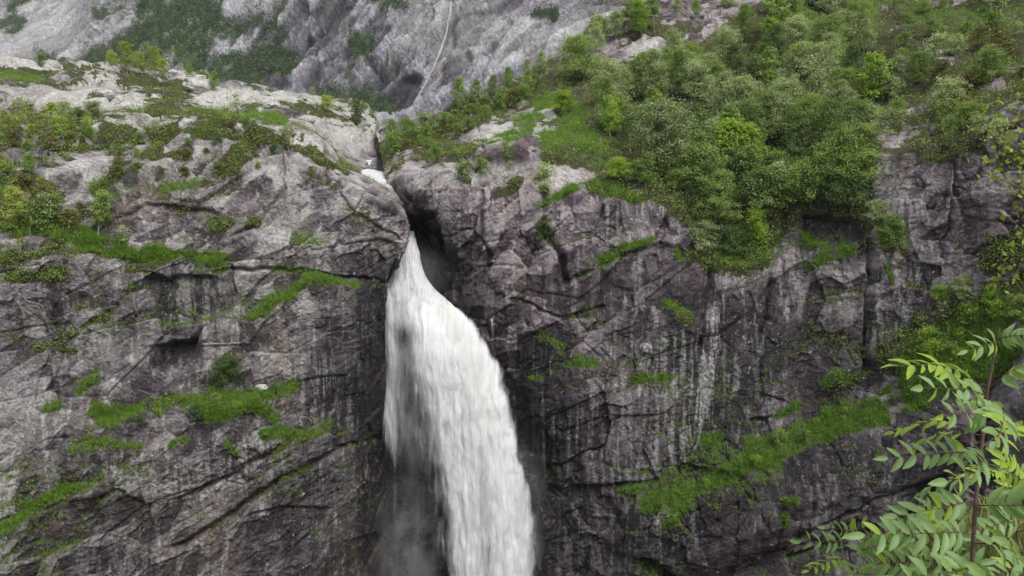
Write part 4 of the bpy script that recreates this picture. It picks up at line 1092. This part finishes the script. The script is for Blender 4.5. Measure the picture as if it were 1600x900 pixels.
def blades(name, pts, nrm, nb, h, mat, label, cat, rng, w=.03):
    n = len(pts) * nb
    c = np.repeat(pts, nb, 0) + rng.normal(0, .16, (n, 3)) * [1, 1, .25]
    d = rng.normal(0, .42, (n, 3)); d[:, 2] = 1; d += np.repeat(nrm, nb, 0) * .35
    d /= np.linalg.norm(d, axis=1, keepdims=True)
    s = np.cross(d, rng.normal(0, 1, (n, 3))); s /= np.linalg.norm(s, axis=1, keepdims=True)
    hh = (h * (.5 + .8 * rng.random(n)))[:, None]
    tip = c + d * hh; tip[:, 2] -= hh[:, 0] * .2 * rng.random(n)
    V = np.stack([c - s * w, c + s * w, tip], 1).reshape(-1, 3)
    rnd = .6 * np.repeat(rng.random(len(pts)), nb) + .4 * rng.random(n)
    return link(name, mesh_np(name, V, np.arange(n * 3).reshape(-1, 3), mat, {'rnd': rnd}, smooth=False), kind='stuff', label=label, category=cat)
rg = np.random.default_rng(12)
gl = np.clip(L['grass'] - .16, 0, 1) ** 1.3; gr = np.clip(Rr['grass'] - .16, 0, 1) ** 1.3
hl = np.clip(L['heath'] - .3, 0, 1); hr_ = np.clip(Rr['heath'] - .3, 0, 1)
p, n_ = pick(L, gl, 9000, rg); blades('grass', p, n_, 6, .55, M['grass'], 'bright grass growing on the ledges of the left cliff', 'grass', rg)
p, n_ = pick(L, gl, 3500, rg); cover('herbs', p, n_, 5, .22, .07, M['leaf_herb'], 'bright green herbs on the ledges of the left cliff', 'herbs', rg)
p, n_ = pick(Rr, gr, 12000, rg); blades('grass', p, n_, 6, .5, M['grass'], 'bright grass on the ramp and ledges of the right cliff', 'grass', rg)
p, n_ = pick(Rr, gr, 8000, rg); cover('herbs', p, n_, 6, .24, .075, M['leaf_herb'], 'lush green herbs on the ramp and ledges of the right cliff', 'herbs', rg)
p, n_ = pick(L, hl, 12000, rg, .45); cover('heather', p, n_, 7, .22, .075, M['leaf_moor'], 'yellowish green heather covering the top of the left cliff', 'heather', rg)
p, n_ = pick(L, hl, 6500, rg, .45); cover('bilberry', p, n_, 7, .24, .085, M['leaf_mid'], 'green dwarf shrubs among the heather on the left cliff', 'ground cover', rg, .25)
w_ = hr_ * (.35 + (Rr['forest'] < .3))
p, n_ = pick(Rr, w_, 11000, rg); cover('heather', p, n_, 7, .26, .085, M['leaf_moor'], 'brown-green heather on the slopes of the right side', 'heather', rg)
p, n_ = pick(Rr, hr_, 9000, rg); cover('undergrowth', p, n_, 8, .34, .10, M['leaf_mid'], 'leafy undergrowth below the trees on the right side', 'undergrowth', rg, .35)
w_ = np.clip(MT['wood'] - .3, 0, 1).ravel()
i = rg.choice(len(w_), 5200, p=w_ / w_.sum())
P_ = MT['P'].reshape(-1, 3)[i]
C = np.repeat(P_ + [0, 0, 1.6], 22, 0) + rg.normal(0, 1, (5200 * 22, 3)) * [1.6, 1.6, 1.9] * np.repeat(.6 + .7 * rg.random(5200), 22)[:, None]
V, Fq = leaf_cards(C, .62, rg, .5, .65)
link('far_wood', mesh_np('far_wood', V, Fq, M['leaf_far'], {'rnd': .6 * np.repeat(rg.random(5200), 22) + .4 * rg.random(len(Fq))}, smooth=False), kind='stuff',
     label='far birch wood clinging to the wall of the mountain', category='wood')
# ------------------------------------------------------------------ the viewer's side of the valley
def bank_z(x, y):
    """ground under and around the viewpoint: a brow that falls away in front, an unseen rise added behind"""
    edge_y = 2.3 + 1.5 * sstep(.4, 2.2, x) + .9 * sstep(2, 9, x)
    drop = np.maximum(0, y - edge_y)
    z = -1.70 - .25 * sstep(.5, 2.5, y) * (1 - sstep(.8, 2.2, x)) - 1.25 * drop ** 1.25
    z = z + .22 * np.maximum(0, -y - 2) - .0 * x  # unseen slope behind the viewer, added and tilted to screen off low sky light
    z = z + .10 * fbm(x / 1.1, y / 1.1, 0 * x, 4) + .5 * sstep(3, 14, x) * np.clip(x - 3, 0, 30) * .35
    return np.maximum(z, -64 + .12 * np.abs(y - 40) + 1.5 * fbm(x / 9, y / 9, 0 * x + 3, 3))
def hillside():
    s = np.linspace(-1, 1, 260); t = np.linspace(-1, 1, 260)
    xs = np.sign(s) * (np.abs(s) * 6 + 150 * np.abs(s) ** 4 + 500 * np.abs(s) ** 9)
    ys = np.sign(t) * (np.abs(t) * 6 + 46 * np.abs(t) ** 4) - np.where(t < 0, 420 * np.abs(t) ** 6, 0)
    X, Y = np.meshgrid(xs, ys)
    Z = bank_z(X, Y) + 10 * fbm(X / 40, Y / 40, 0 * X, 3) * sstep(-10, -60, Y)
    P = np.stack([X, Y, Z], -1)
    z = np.zeros(X.size)
    rr = fbm(X / 2, Y / 2, 0 * X, 3).ravel()
    link('hillside', mesh_np('hillside', P.reshape(-1, 3), grid_faces(*X.shape)[:, ::-1], M['rock_left'],
         dict(pale=z, grass=.55 + .5 * rr, heath=.75 + .5 * rr, stain=z, lich=z, tone=z)), kind='structure')
hillside()
def valley():
    s = np.linspace(-700, 700, 120); t = np.linspace(20, 700, 60)
    X, Y = np.meshgrid(s, t); Z = -66 + 2 * fbm(X / 20, Y / 20, 0 * X, 3)
    z = np.zeros(X.size)
    link('valley_floor', mesh_np('valley_floor', np.stack([X, Y, Z], -1).reshape(-1, 3), grid_faces(*X.shape)[:, ::-1], M['rock_right'],
         dict(pale=z, grass=z + .2, heath=z + .3, stain=z, lich=z, tone=z)), kind='structure')
valley()

# ------------------------------------------------------------------ rowan saplings in front
def rowan_leaf_material(name, front, back):
    T = NT(name)
    geo = T.n('NewGeometry')
    oi = T.n('ObjectInfo').outputs['Random']
    uv = T.n('TexCoord').outputs['UV']
    sx = T.n('SeparateXYZ'); T.t.links.new(uv, sx.inputs[0])
    vein = T.m('ABSOLUTE', T.m('SUBTRACT', T.m('FRACT', T.m('ADD', T.m('MULTIPLY', sx.outputs[0], 9.0), T.m('MULTIPLY', T.m('ABSOLUTE', sx.outputs[1]), -3.0))), .5))
    mid = T.step(T.m('ABSOLUTE', sx.outputs[1]), .07, .02)
    f = T.mix(T.m('MULTIPLY', oi, .6), rgb(*front), rgb(front[0] * 1.35, front[1] * 1.22, front[2] * 1.0))
    c = T.mix(geo.outputs['Backfacing'], f, rgb(*back))
    c = T.mix(T.m('MULTIPLY', T.step(vein, .10, 0.0), .22), c, rgb(front[0] * 1.9, front[1] * 1.7, front[2] * 1.8))
    c = T.mix(T.m('MULTIPLY', mid, .45), c, rgb(.25, .33, .14))
    sp = T.noise(T.mapping(T.n('TexCoord').outputs['Object'], (1, 1, 1)), 9.0, 5, .7)
    c = T.mix(T.m('MULTIPLY', T.step(T.m('ADD', sp, T.m('MULTIPLY', oi, .08)), .66, .72), .6), c, rgb(.20, .14, .05))
    c = T.mix(T.m('MULTIPLY', T.step(sp, .60, .35), .25), c, rgb(front[0] * .6, front[1] * .65, front[2] * .7))
    d = T.n('BsdfPrincipled', {'Base Color': c, 'Roughness': .42})
    d.inputs['Specular IOR Level'].default_value = .45
    bmp = T.n('Bump', {'Strength': .35, 'Distance': .002, 'Height': T.m('MULTIPLY', vein, 1.0)})
    T.t.links.new(bmp.outputs[0], d.inputs['Normal'])
    tr = T.n('BsdfTranslucent', {'Color': T.mix(1.0, c, rgb(1.5, 1.6, .55), 'MULTIPLY')})
    mx = T.n('MixShader', {0: .30})
    T.t.links.new(d.outputs[0], mx.inputs[1]); T.t.links.new(tr.outputs[0], mx.inputs[2])
    T.t.links.new(mx.outputs[0], T.out.inputs[0])
    return T.mat
M['rowan'] = rowan_leaf_material('rowan', (.190, .305, .125), (.28, .38, .21))
M['rowan_young'] = rowan_leaf_material('rowan_young', (.250, .370, .045), (.29, .41, .10))
M['twig'] = bark_material('twig', (.050, .035, .028), (.135, .100, .072))
M['twig_red'] = bark_material('twig_red', (.070, .028, .022), (.150, .060, .040))
def leaflet_mesh(mat, seed):
    rr = np.random.default_rng(seed)
    n = 15
    t = np.linspace(0, 1, n)
    w = .168 * np.sin(np.pi * t ** .82) ** .75
    w = w * (1 + .10 * np.where(np.arange(n) % 2, 1, -1) * (t > .2))          # saw-toothed margin
    w[0] = w[-1] = .004
    V, uvs = [], []
    for i in range(n):
        for sgn, fr in ((-1, 1), (-1, .5), (0, 0), (1, .5), (1, 1)):
            z = .10 * fr * w[i] * 4 - .16 * t[i] ** 2 + .012 * math.sin(9 * t[i] + 3 * sgn) * fr
            V.append((t[i], sgn * w[i] * fr, z)); uvs.append((t[i], sgn * fr))
    return mesh_np('leaflet', np.array(V), grid_faces(n, 5), mat, uv=np.array(uvs))
LEAFLET = {'rowan': [leaflet_mesh(M['rowan'], s) for s in range(2)], 'rowan_young': [leaflet_mesh(M['rowan_young'], 9)]}
def basis(x, up):
    x = Vector(x).normalized(); y = Vector(up).cross(x)
    if y.length < 1e-3: y = Vector((0, 1, 0)).cross(x)
    y.normalize(); z = x.cross(y)
    return x, y, z
from mathutils import Matrix
def rowan_leaf(parent, a, b, up, kind='rowan', pairs=6, size=.052, rr=random, droop=.15):
    """a feathered leaf from point a to tip b: a rachis with paired leaflets"""
    a, b = Vector(a), Vector(b)
    ln = (b - a).length
    x, y, z = basis(b - a, up)
    def curve(t): return Vector((t * ln, 0, droop * ln * math.sin(math.pi * t) * .8))
    path = [curve(t) for t in np.linspace(0, 1, 7)]
    tv, tf = tube([tuple(p) for p in path], np.linspace(.0017, .0007, 7), 5)
    leaf = link('leaf', mesh_np('leaf', tv, tf, M['twig_red'] if kind == 'rowan' else M['twig']), parent)
    leaf.matrix_local = Matrix(((x.x, y.x, z.x, a.x), (x.y, y.y, z.y, a.y), (x.z, y.z, z.z, a.z), (0, 0, 0, 1)))
    spots = [(1.0, 0)]
    pairs += 1
    for i in range(pairs):
        t = .24 + .70 * i / max(1, pairs - .5)
        spots += [(t, 1), (t + .015, -1)]
    for t, sgn in spots:
        p = curve(t)
        s = .97 * size * (.80 + .35 * math.sin(math.pi * min(1, .15 + .7 * t))) * rr.uniform(.78, 1.14)
        o = link('leaflet', rr.choice(LEAFLET[kind] if rr.random() > .14 else LEAFLET['rowan_young']), leaf)
        yaw = sgn * math.radians(rr.uniform(52, 66)) * (1 - .25 * t)
        o.rotation_euler = (rr.gauss(0, .30) - sgn * .10, rr.gauss(.12, .22), yaw + rr.gauss(0, .10))
        o.location = p
        o.scale = (s, s * rr.uniform(.95, 1.15), s)
def pt(px, py, Y): return Vector(at(px, py, Y))
def sapling(name, label, stem, rad, leaves, seed, twigs=()):
    rr = random.Random(seed)
    base = pt(*stem[-1])
    e = link(name, None, label=label, category='sapling', group='rowan saplings on the brow')
    e.location = base
    P_ = np.array([pt(*s) for s in stem]) - np.array(base)
    tv, tf = tube(P_, np.linspace(rad[0], rad[1], len(P_)), 8)
    link('stem', mesh_np('stem', tv, tf, M['twig']), e)
    for tw in twigs:
        Q = np.array([pt(*s) for s in tw]) - np.array(base)
        tv, tf = tube(Q, np.linspace(.0035, .0018, len(Q)), 6)
        link('twig', mesh_np('twig', tv, tf, M['twig_red']), e)
    for a, b, up, kind, pairs, size in leaves:
        rowan_leaf(e, pt(*a) - base, pt(*b) - base, up, kind, pairs, size, rr)
    return e
U, UC = (0, -.25, 1), (0, -1, .45)        # leaf blade facing the sky / facing the viewer
R_, RY = 'rowan', 'rowan_young'
sapling('rowan_sapling', 'tall rowan sapling with feathered leaves at the lower right, nearest the viewer',
  [(1562, 512, 2.02), (1552, 560, 2.02), (1543, 612, 2.02), (1538, 660, 2.0), (1531, 720, 2.0), (1524, 790, 2.0), (1520, 860, 2.0), (1518, 960, 2.0), (1512, 1300, 2.05)], (.0022, .0075),
  [((1558, 535, 2.02), (1512, 548, 1.93), UC, R_, 4, .036), ((1558, 530, 2.02), (1606, 524, 1.95), UC, R_, 4, .036),
   ((1542, 614, 2.02), (1408, 572, 1.95), U, RY, 7, .050), ((1541, 622, 2.02), (1442, 606, 1.84), UC, R_, 6, .046),
   ((1544, 606, 2.02), (1660, 566, 1.92), U, R_, 6, .055),
   ((1538, 634, 2.0), (1556, 690, 1.72), UC, R_, 6, .062), ((1537, 645, 2.0), (1474, 650, 1.80), UC, R_, 5, .054),
   ((1530, 668, 2.02), (1398, 676, 2.12), U, RY, 6, .040), ((1534, 680, 2.02), (1424, 702, 2.15), U, RY, 6, .042),
   ((1531, 705, 2.0), (1388, 716, 1.92), UC, R_, 6, .046), ((1530, 712, 2.0), (1480, 752, 1.75), UC, R_, 6, .052),
   ((1532, 700, 2.02), (1620, 668, 2.12), U, RY, 6, .052), ((1530, 720, 2.02), (1600, 760, 2.15), UC, RY, 5, .052),
   ((1524, 780, 2.0), (1402, 806, 1.90), UC, R_, 6, .050), ((1523, 790, 2.0), (1630, 790, 1.88), UC, R_, 6, .055),
   ((1521, 830, 2.0), (1352, 836, 1.84), UC, R_, 7, .056), ((1520, 850, 2.0), (1590, 880, 1.72), UC, R_, 6, .062),
   ((1519, 880, 2.0), (1400, 905, 1.74), UC, R_, 6, .058), ((1519, 890, 2.0), (1480, 930, 1.62), UC, R_, 6, .060),
   ((1526, 750, 2.0), (1440, 772, 2.1), U, R_, 6, .046), ((1519, 905, 2.0), (1420, 866, 1.9), UC, R_, 6, .052)], 21,
  [[(1480, 900, 1.98), (1462, 850, 1.95), (1440, 820, 1.9)], [(1519, 900, 2.0), (1490, 860, 1.95), (1470, 820, 1.92)]])
sapling('rowan_sapling', 'small rowan sapling at the bottom, leftmost of the rowans',
  [(1320, 818, 2.3), (1324, 850, 2.3), (1332, 890, 2.3), (1342, 940, 2.3), (1350, 1300, 2.35)], (.0018, .0045),
  [((1324, 846, 2.3), (1252, 846, 2.2), UC, R_, 4, .036), ((1322, 830, 2.3), (1290, 824, 2.15), UC, R_, 3, .032), ((1322, 830, 2.3), (1356, 822, 2.2), UC, R_, 3, .034),
   ((1326, 862, 2.3), (1414, 842, 2.2), UC, R_, 6, .042), ((1330, 878, 2.3), (1264, 892, 2.2), U, RY, 5, .036), ((1331, 884, 2.3), (1310, 925, 2.05), UC, R_, 5, .042),
   ((1334, 895, 2.3), (1400, 900, 2.15), UC, R_, 5, .044), ((1326, 860, 2.3), (1348, 884, 2.1), UC, R_, 4, .036)], 22)
sapling('rowan_sapling', 'dark-stemmed rowan sapling at the right picture edge behind the tall one',
  [(1580, 735, 2.35), (1585, 780, 2.35), (1590, 840, 2.35), (1594, 900, 2.35), (1600, 1200, 2.4)], (.002, .0055),
  [((1581, 745, 2.35), (1512, 742, 2.3), U, RY, 7, .040), ((1583, 760, 2.35), (1660, 730, 2.3), UC, R_, 6, .050), ((1588, 800, 2.35), (1530, 830, 2.2), UC, R_, 6, .050),
   ((1590, 830, 2.35), (1660, 850, 2.2), UC, R_, 6, .052), ((1586, 790, 2.35), (1560, 700, 2.4), U, RY, 6, .048), ((1592, 870, 2.35), (1545, 905, 2.2), UC, R_, 6, .052)], 23)

sapling('rowan_sapling', 'low leafy rowan sapling at the bottom between the small and the tall one',
  [(1452, 850, 2.15), (1456, 890, 2.15), (1462, 940, 2.15), (1466, 1250, 2.2)], (.002, .0045),
  [((1453, 856, 2.15), (1392, 826, 2.05), UC, R_, 5, .046), ((1453, 856, 2.15), (1512, 830, 2.1), UC, R_, 5, .046), ((1455, 875, 2.15), (1370, 880, 2.0), UC, R_, 6, .050),
   ((1457, 890, 2.15), (1530, 880, 2.05), UC, R_, 6, .050), ((1458, 900, 2.15), (1400, 925, 1.95), UC, R_, 6, .052), ((1458, 905, 2.15), (1500, 935, 1.95), UC, R_, 6, .052), ((1452, 852, 2.15), (1450, 800, 2.2), U, RY, 5, .040)], 24)

# long grass on the brow
def brow_grass():
    r = np.random.default_rng(31)
    n = 1800
    x = r.uniform(.55, 3.6, n); y = r.uniform(2.4, 5.0, n)
    P_ = np.stack([x, y, bank_z(x, y)], -1)
    m = (P_[:, 0] / P_[:, 1] > .47)
    P_ = P_[m]
    k = 7
    c = np.repeat(P_, k, 0) + r.normal(0, .03, (len(P_) * k, 3)) * [1, 1, 0]
    n = len(c)
    h = .06 + .15 * r.random(n); ln = r.normal(0, .5, (n, 2)) * h[:, None]
    side = r.normal(0, 1, (n, 3)); side[:, 2] = 0; side /= np.linalg.norm(side, axis=1, keepdims=True)
    w = (.0022 + .0022 * r.random(n))[:, None]
    mid = c + np.stack([ln[:, 0] * .35, ln[:, 1] * .35, h * .7], -1); tip = c + np.stack([ln[:, 0], ln[:, 1], h * .85], -1)
    V = np.stack([c - side * w, c + side * w, mid + side * w * .8, mid - side * w * .8, tip], 1).reshape(-1, 3)
    i = np.arange(n)[:, None] * 5
    Fc = np.concatenate([i + [0, 1, 2], i + [0, 2, 3], i + [3, 2, 4]], 0)
    rnd = np.tile(r.random(n), 3)
    link('brow_grass', mesh_np('brow_grass', V, Fc, M['grass_dry'], {'rnd': rnd}, smooth=False), kind='stuff', label='long yellowish grass under the rowan saplings', category='grass')
M['grass_dry'] = leaf_material('grass_dry', (.080, .110, .025), (.170, .200, .055), (.330, .310, .130), .35)
brow_grass()

# boulders
def boulder_material(name, lo, mid, hi, spots):
    T = NT(name)
    pos = T.n('TexCoord').outputs['Object']
    a = T.noise(pos, 2.6, 8, .72); b = T.noise(pos, 7, 6, .7)
    c = T.ramp(a, [(.35, lo), (.5, mid), (.62, hi)])
    c = T.mix(T.m('MULTIPLY', T.step(b, .55, .65), spots), c, rgb(.55, .55, .52))
    bs = T.n('BsdfPrincipled', {'Base Color': c, 'Roughness': .9, 'Normal': T.n('Bump', {'Strength': .7, 'Distance': .05, 'Height': b}).outputs[0]})
    T.t.links.new(bs.outputs[0], T.out.inputs[0])
    return T.mat
M['lichen_rock'] = boulder_material('lichen_rock', (.045, .036, .036), (.15, .13, .125), (.36, .34, .325), .6)
M['pale_rock'] = boulder_material('pale_rock', (.20, .19, .175), (.38, .36, .335), (.52, .50, .465), .3)
def boulder(loc, size, seed, mat, label, rot=0):
    th = np.linspace(0, np.pi, 46)[:, None]; ph = np.linspace(0, 2 * np.pi, 71)[None]
    d = np.stack([np.sin(th) * np.cos(ph), np.sin(th) * np.sin(ph), np.cos(th) + 0 * ph], -1)
    h1, e1 = facets(d[..., 0] * 1.6, d[..., 1] * 1.6, d[..., 2] * 1.6, seed, 1.2); h2, _ = facets(d[..., 0] * 5, d[..., 1] * 5, d[..., 2] * 5, seed + 1, 1.2)
    P_ = d * (1 + .30 * h1 + .08 * h2 - .06 * np.exp(-(e1 / .06) ** 2) + .04 * fbm(d[..., 0] * 9, d[..., 1] * 9, d[..., 2] * 9, 3))[..., None]
    P_[:, -1] = P_[:, 0]; P_[0] = P_[0, 0]; P_[-1] = P_[-1, 0]
    o = link('boulder', mesh_np('boulder', P_.reshape(-1, 3), grid_faces(46, 71), M[mat]), label=label, category='boulder')
    o.location = loc; o.scale = size; o.rotation_euler = (0, 0, rot)
boulder(at(1712, 668, 2.9), (.33, .32, .36), 3, 'lichen_rock', 'lichen-grey boulder behind the tall rowan at the right picture edge')
for px, py, w, hh, sd, lab in [(310, 140, 46, 30, 5, 'largest pale boulder on the left ridge, right of the yellow-green birches'), (203, 112, 12, 8, 6, 'small white boulder at the left end of the ridge birches'),
                               (270, 114, 12, 8, 7, 'small white boulder just left of the largest pale boulder'), (165, 150, 24, 14, 8, 'rounded pale boulder on the left slabs above the grey-green willows'),
                               (424, 168, 26, 12, 9, 'low pale boulder on the smooth slabs left of the river notch'), (480, 190, 22, 14, 10, 'pale boulder on the slabs nearest the river notch'),
                               (408, 608, 26, 12, 12, 'white boulder at the right end of the bright grass ledge on the left wall'), (1010, 548, 22, 22, 13, 'pale angular block stuck on the right wall between grass tufts')]:
    r = hit(px, py)
    k = r[1] / F_PX
    boulder((r[0].x, r[0].y + .2 * w * k * .5, r[0].z + hh * k * .15), (w * k / 2, w * k * .45, hh * k / 2), sd, 'lichen_rock' if px > 900 else 'pale_rock', lab, sd)

# overhanging birch at the right edge
def near_birch():
    rr = random.Random(8); rn = np.random.default_rng(8)
    base = Vector((6.4, 7.4, float(bank_z(np.array([6.4]), np.array([7.4]))[0])))
    e = link('overhanging_birch', None, label='birch leaning in from the right picture edge with yellow-green leafy twigs', category='tree')
    e.location = base
    top = pt(1800, 60, 7.4)
    Pt = [Vector((0, 0, -.3)).lerp(top - base, t) + Vector((.10 * math.sin(5 * t), 0, 0)) for t in np.linspace(0, 1, 9)]
    tv, tf = tube([tuple(p) for p in Pt], np.linspace(.07, .02, 9), 9)
    link('trunk', mesh_np('trunk', tv, tf, M['bark_birch']), e)
    C, tw = [], []
    ends = [(1530, 190), (1545, 165), (1560, 210), (1575, 240), (1590, 190), (1550, 235), (1540, 270), (1585, 280), (1590, 330), (1600, 230), (1570, 180), (1600, 150),
            (1560, 400), (1585, 380), (1575, 430), (1595, 410), (1555, 425), (1600, 360), (1620, 300), (1630, 200), (1650, 260), (1640, 400), (1528, 262)]
    for (x, y) in ends:
        b_ = pt(x, y, rr.uniform(6.6, 7.4)) - base
        t0 = min(.95, max(.3, 1 - (y + 60) / 900))
        a_ = Pt[int(t0 * 8)]
        path = [a_.lerp(b_, t) + Vector((0, 0, .35 * math.sin(math.pi * t))) for t in np.linspace(0, 1, 7)]
        tv, tf = tube([tuple(p) for p in path], np.linspace(.010, .0022, 7), 5)
        tw.append((tv, tf))
        for t in np.linspace(.55, 1.0, 9):
            p = a_.lerp(b_, t) + Vector((0, 0, .35 * math.sin(math.pi * t)))
            for _ in range(5):
                C.append(np.array(p) + rn.normal(0, .055, 3))
    tv, tf = join(tw)
    link('branches', mesh_np('branches', tv, tf, M['twig']), e)
    V, Fq = leaf_cards(np.array(C), .026, rn, .35, .7)
    link('foliage', mesh_np('foliage', V, Fq, M['leaf_pale_near'], {'rnd': rn.random(len(Fq))}, smooth=False), e)
M['leaf_pale_near'] = leaf_material('leaf_pale_near', (.16, .21, .035), (.28, .34, .055), (.42, .46, .11), .45)
near_birch()
# ------------------------------------------------------------------ damp valley air
def haze():
    T = NT('haze')
    v = T.n('VolumePrincipled', {'Color': rgb(.90, .94, 1.0), 'Density': .00010})
    v.inputs['Anisotropy'].default_value = .2
    T.t.links.new(v.outputs[0], T.out.inputs['Volume'])
    x0, x1, y0, y1, z0, z1 = -1400, 1500, -520, 1750, -75, 1000
    V = np.array([(x, y, z) for x in (x0, x1) for y in (y0, y1) for z in (z0, z1)], float)
    Fc = np.array([(0, 1, 3, 2), (4, 6, 7, 5), (0, 4, 5, 1), (2, 3, 7, 6), (0, 2, 6, 4), (1, 5, 7, 3)])
    link('haze', mesh_np('haze', V, Fc, T.mat, smooth=False), kind='stuff', label='pale damp air filling the valley', category='haze')
haze()
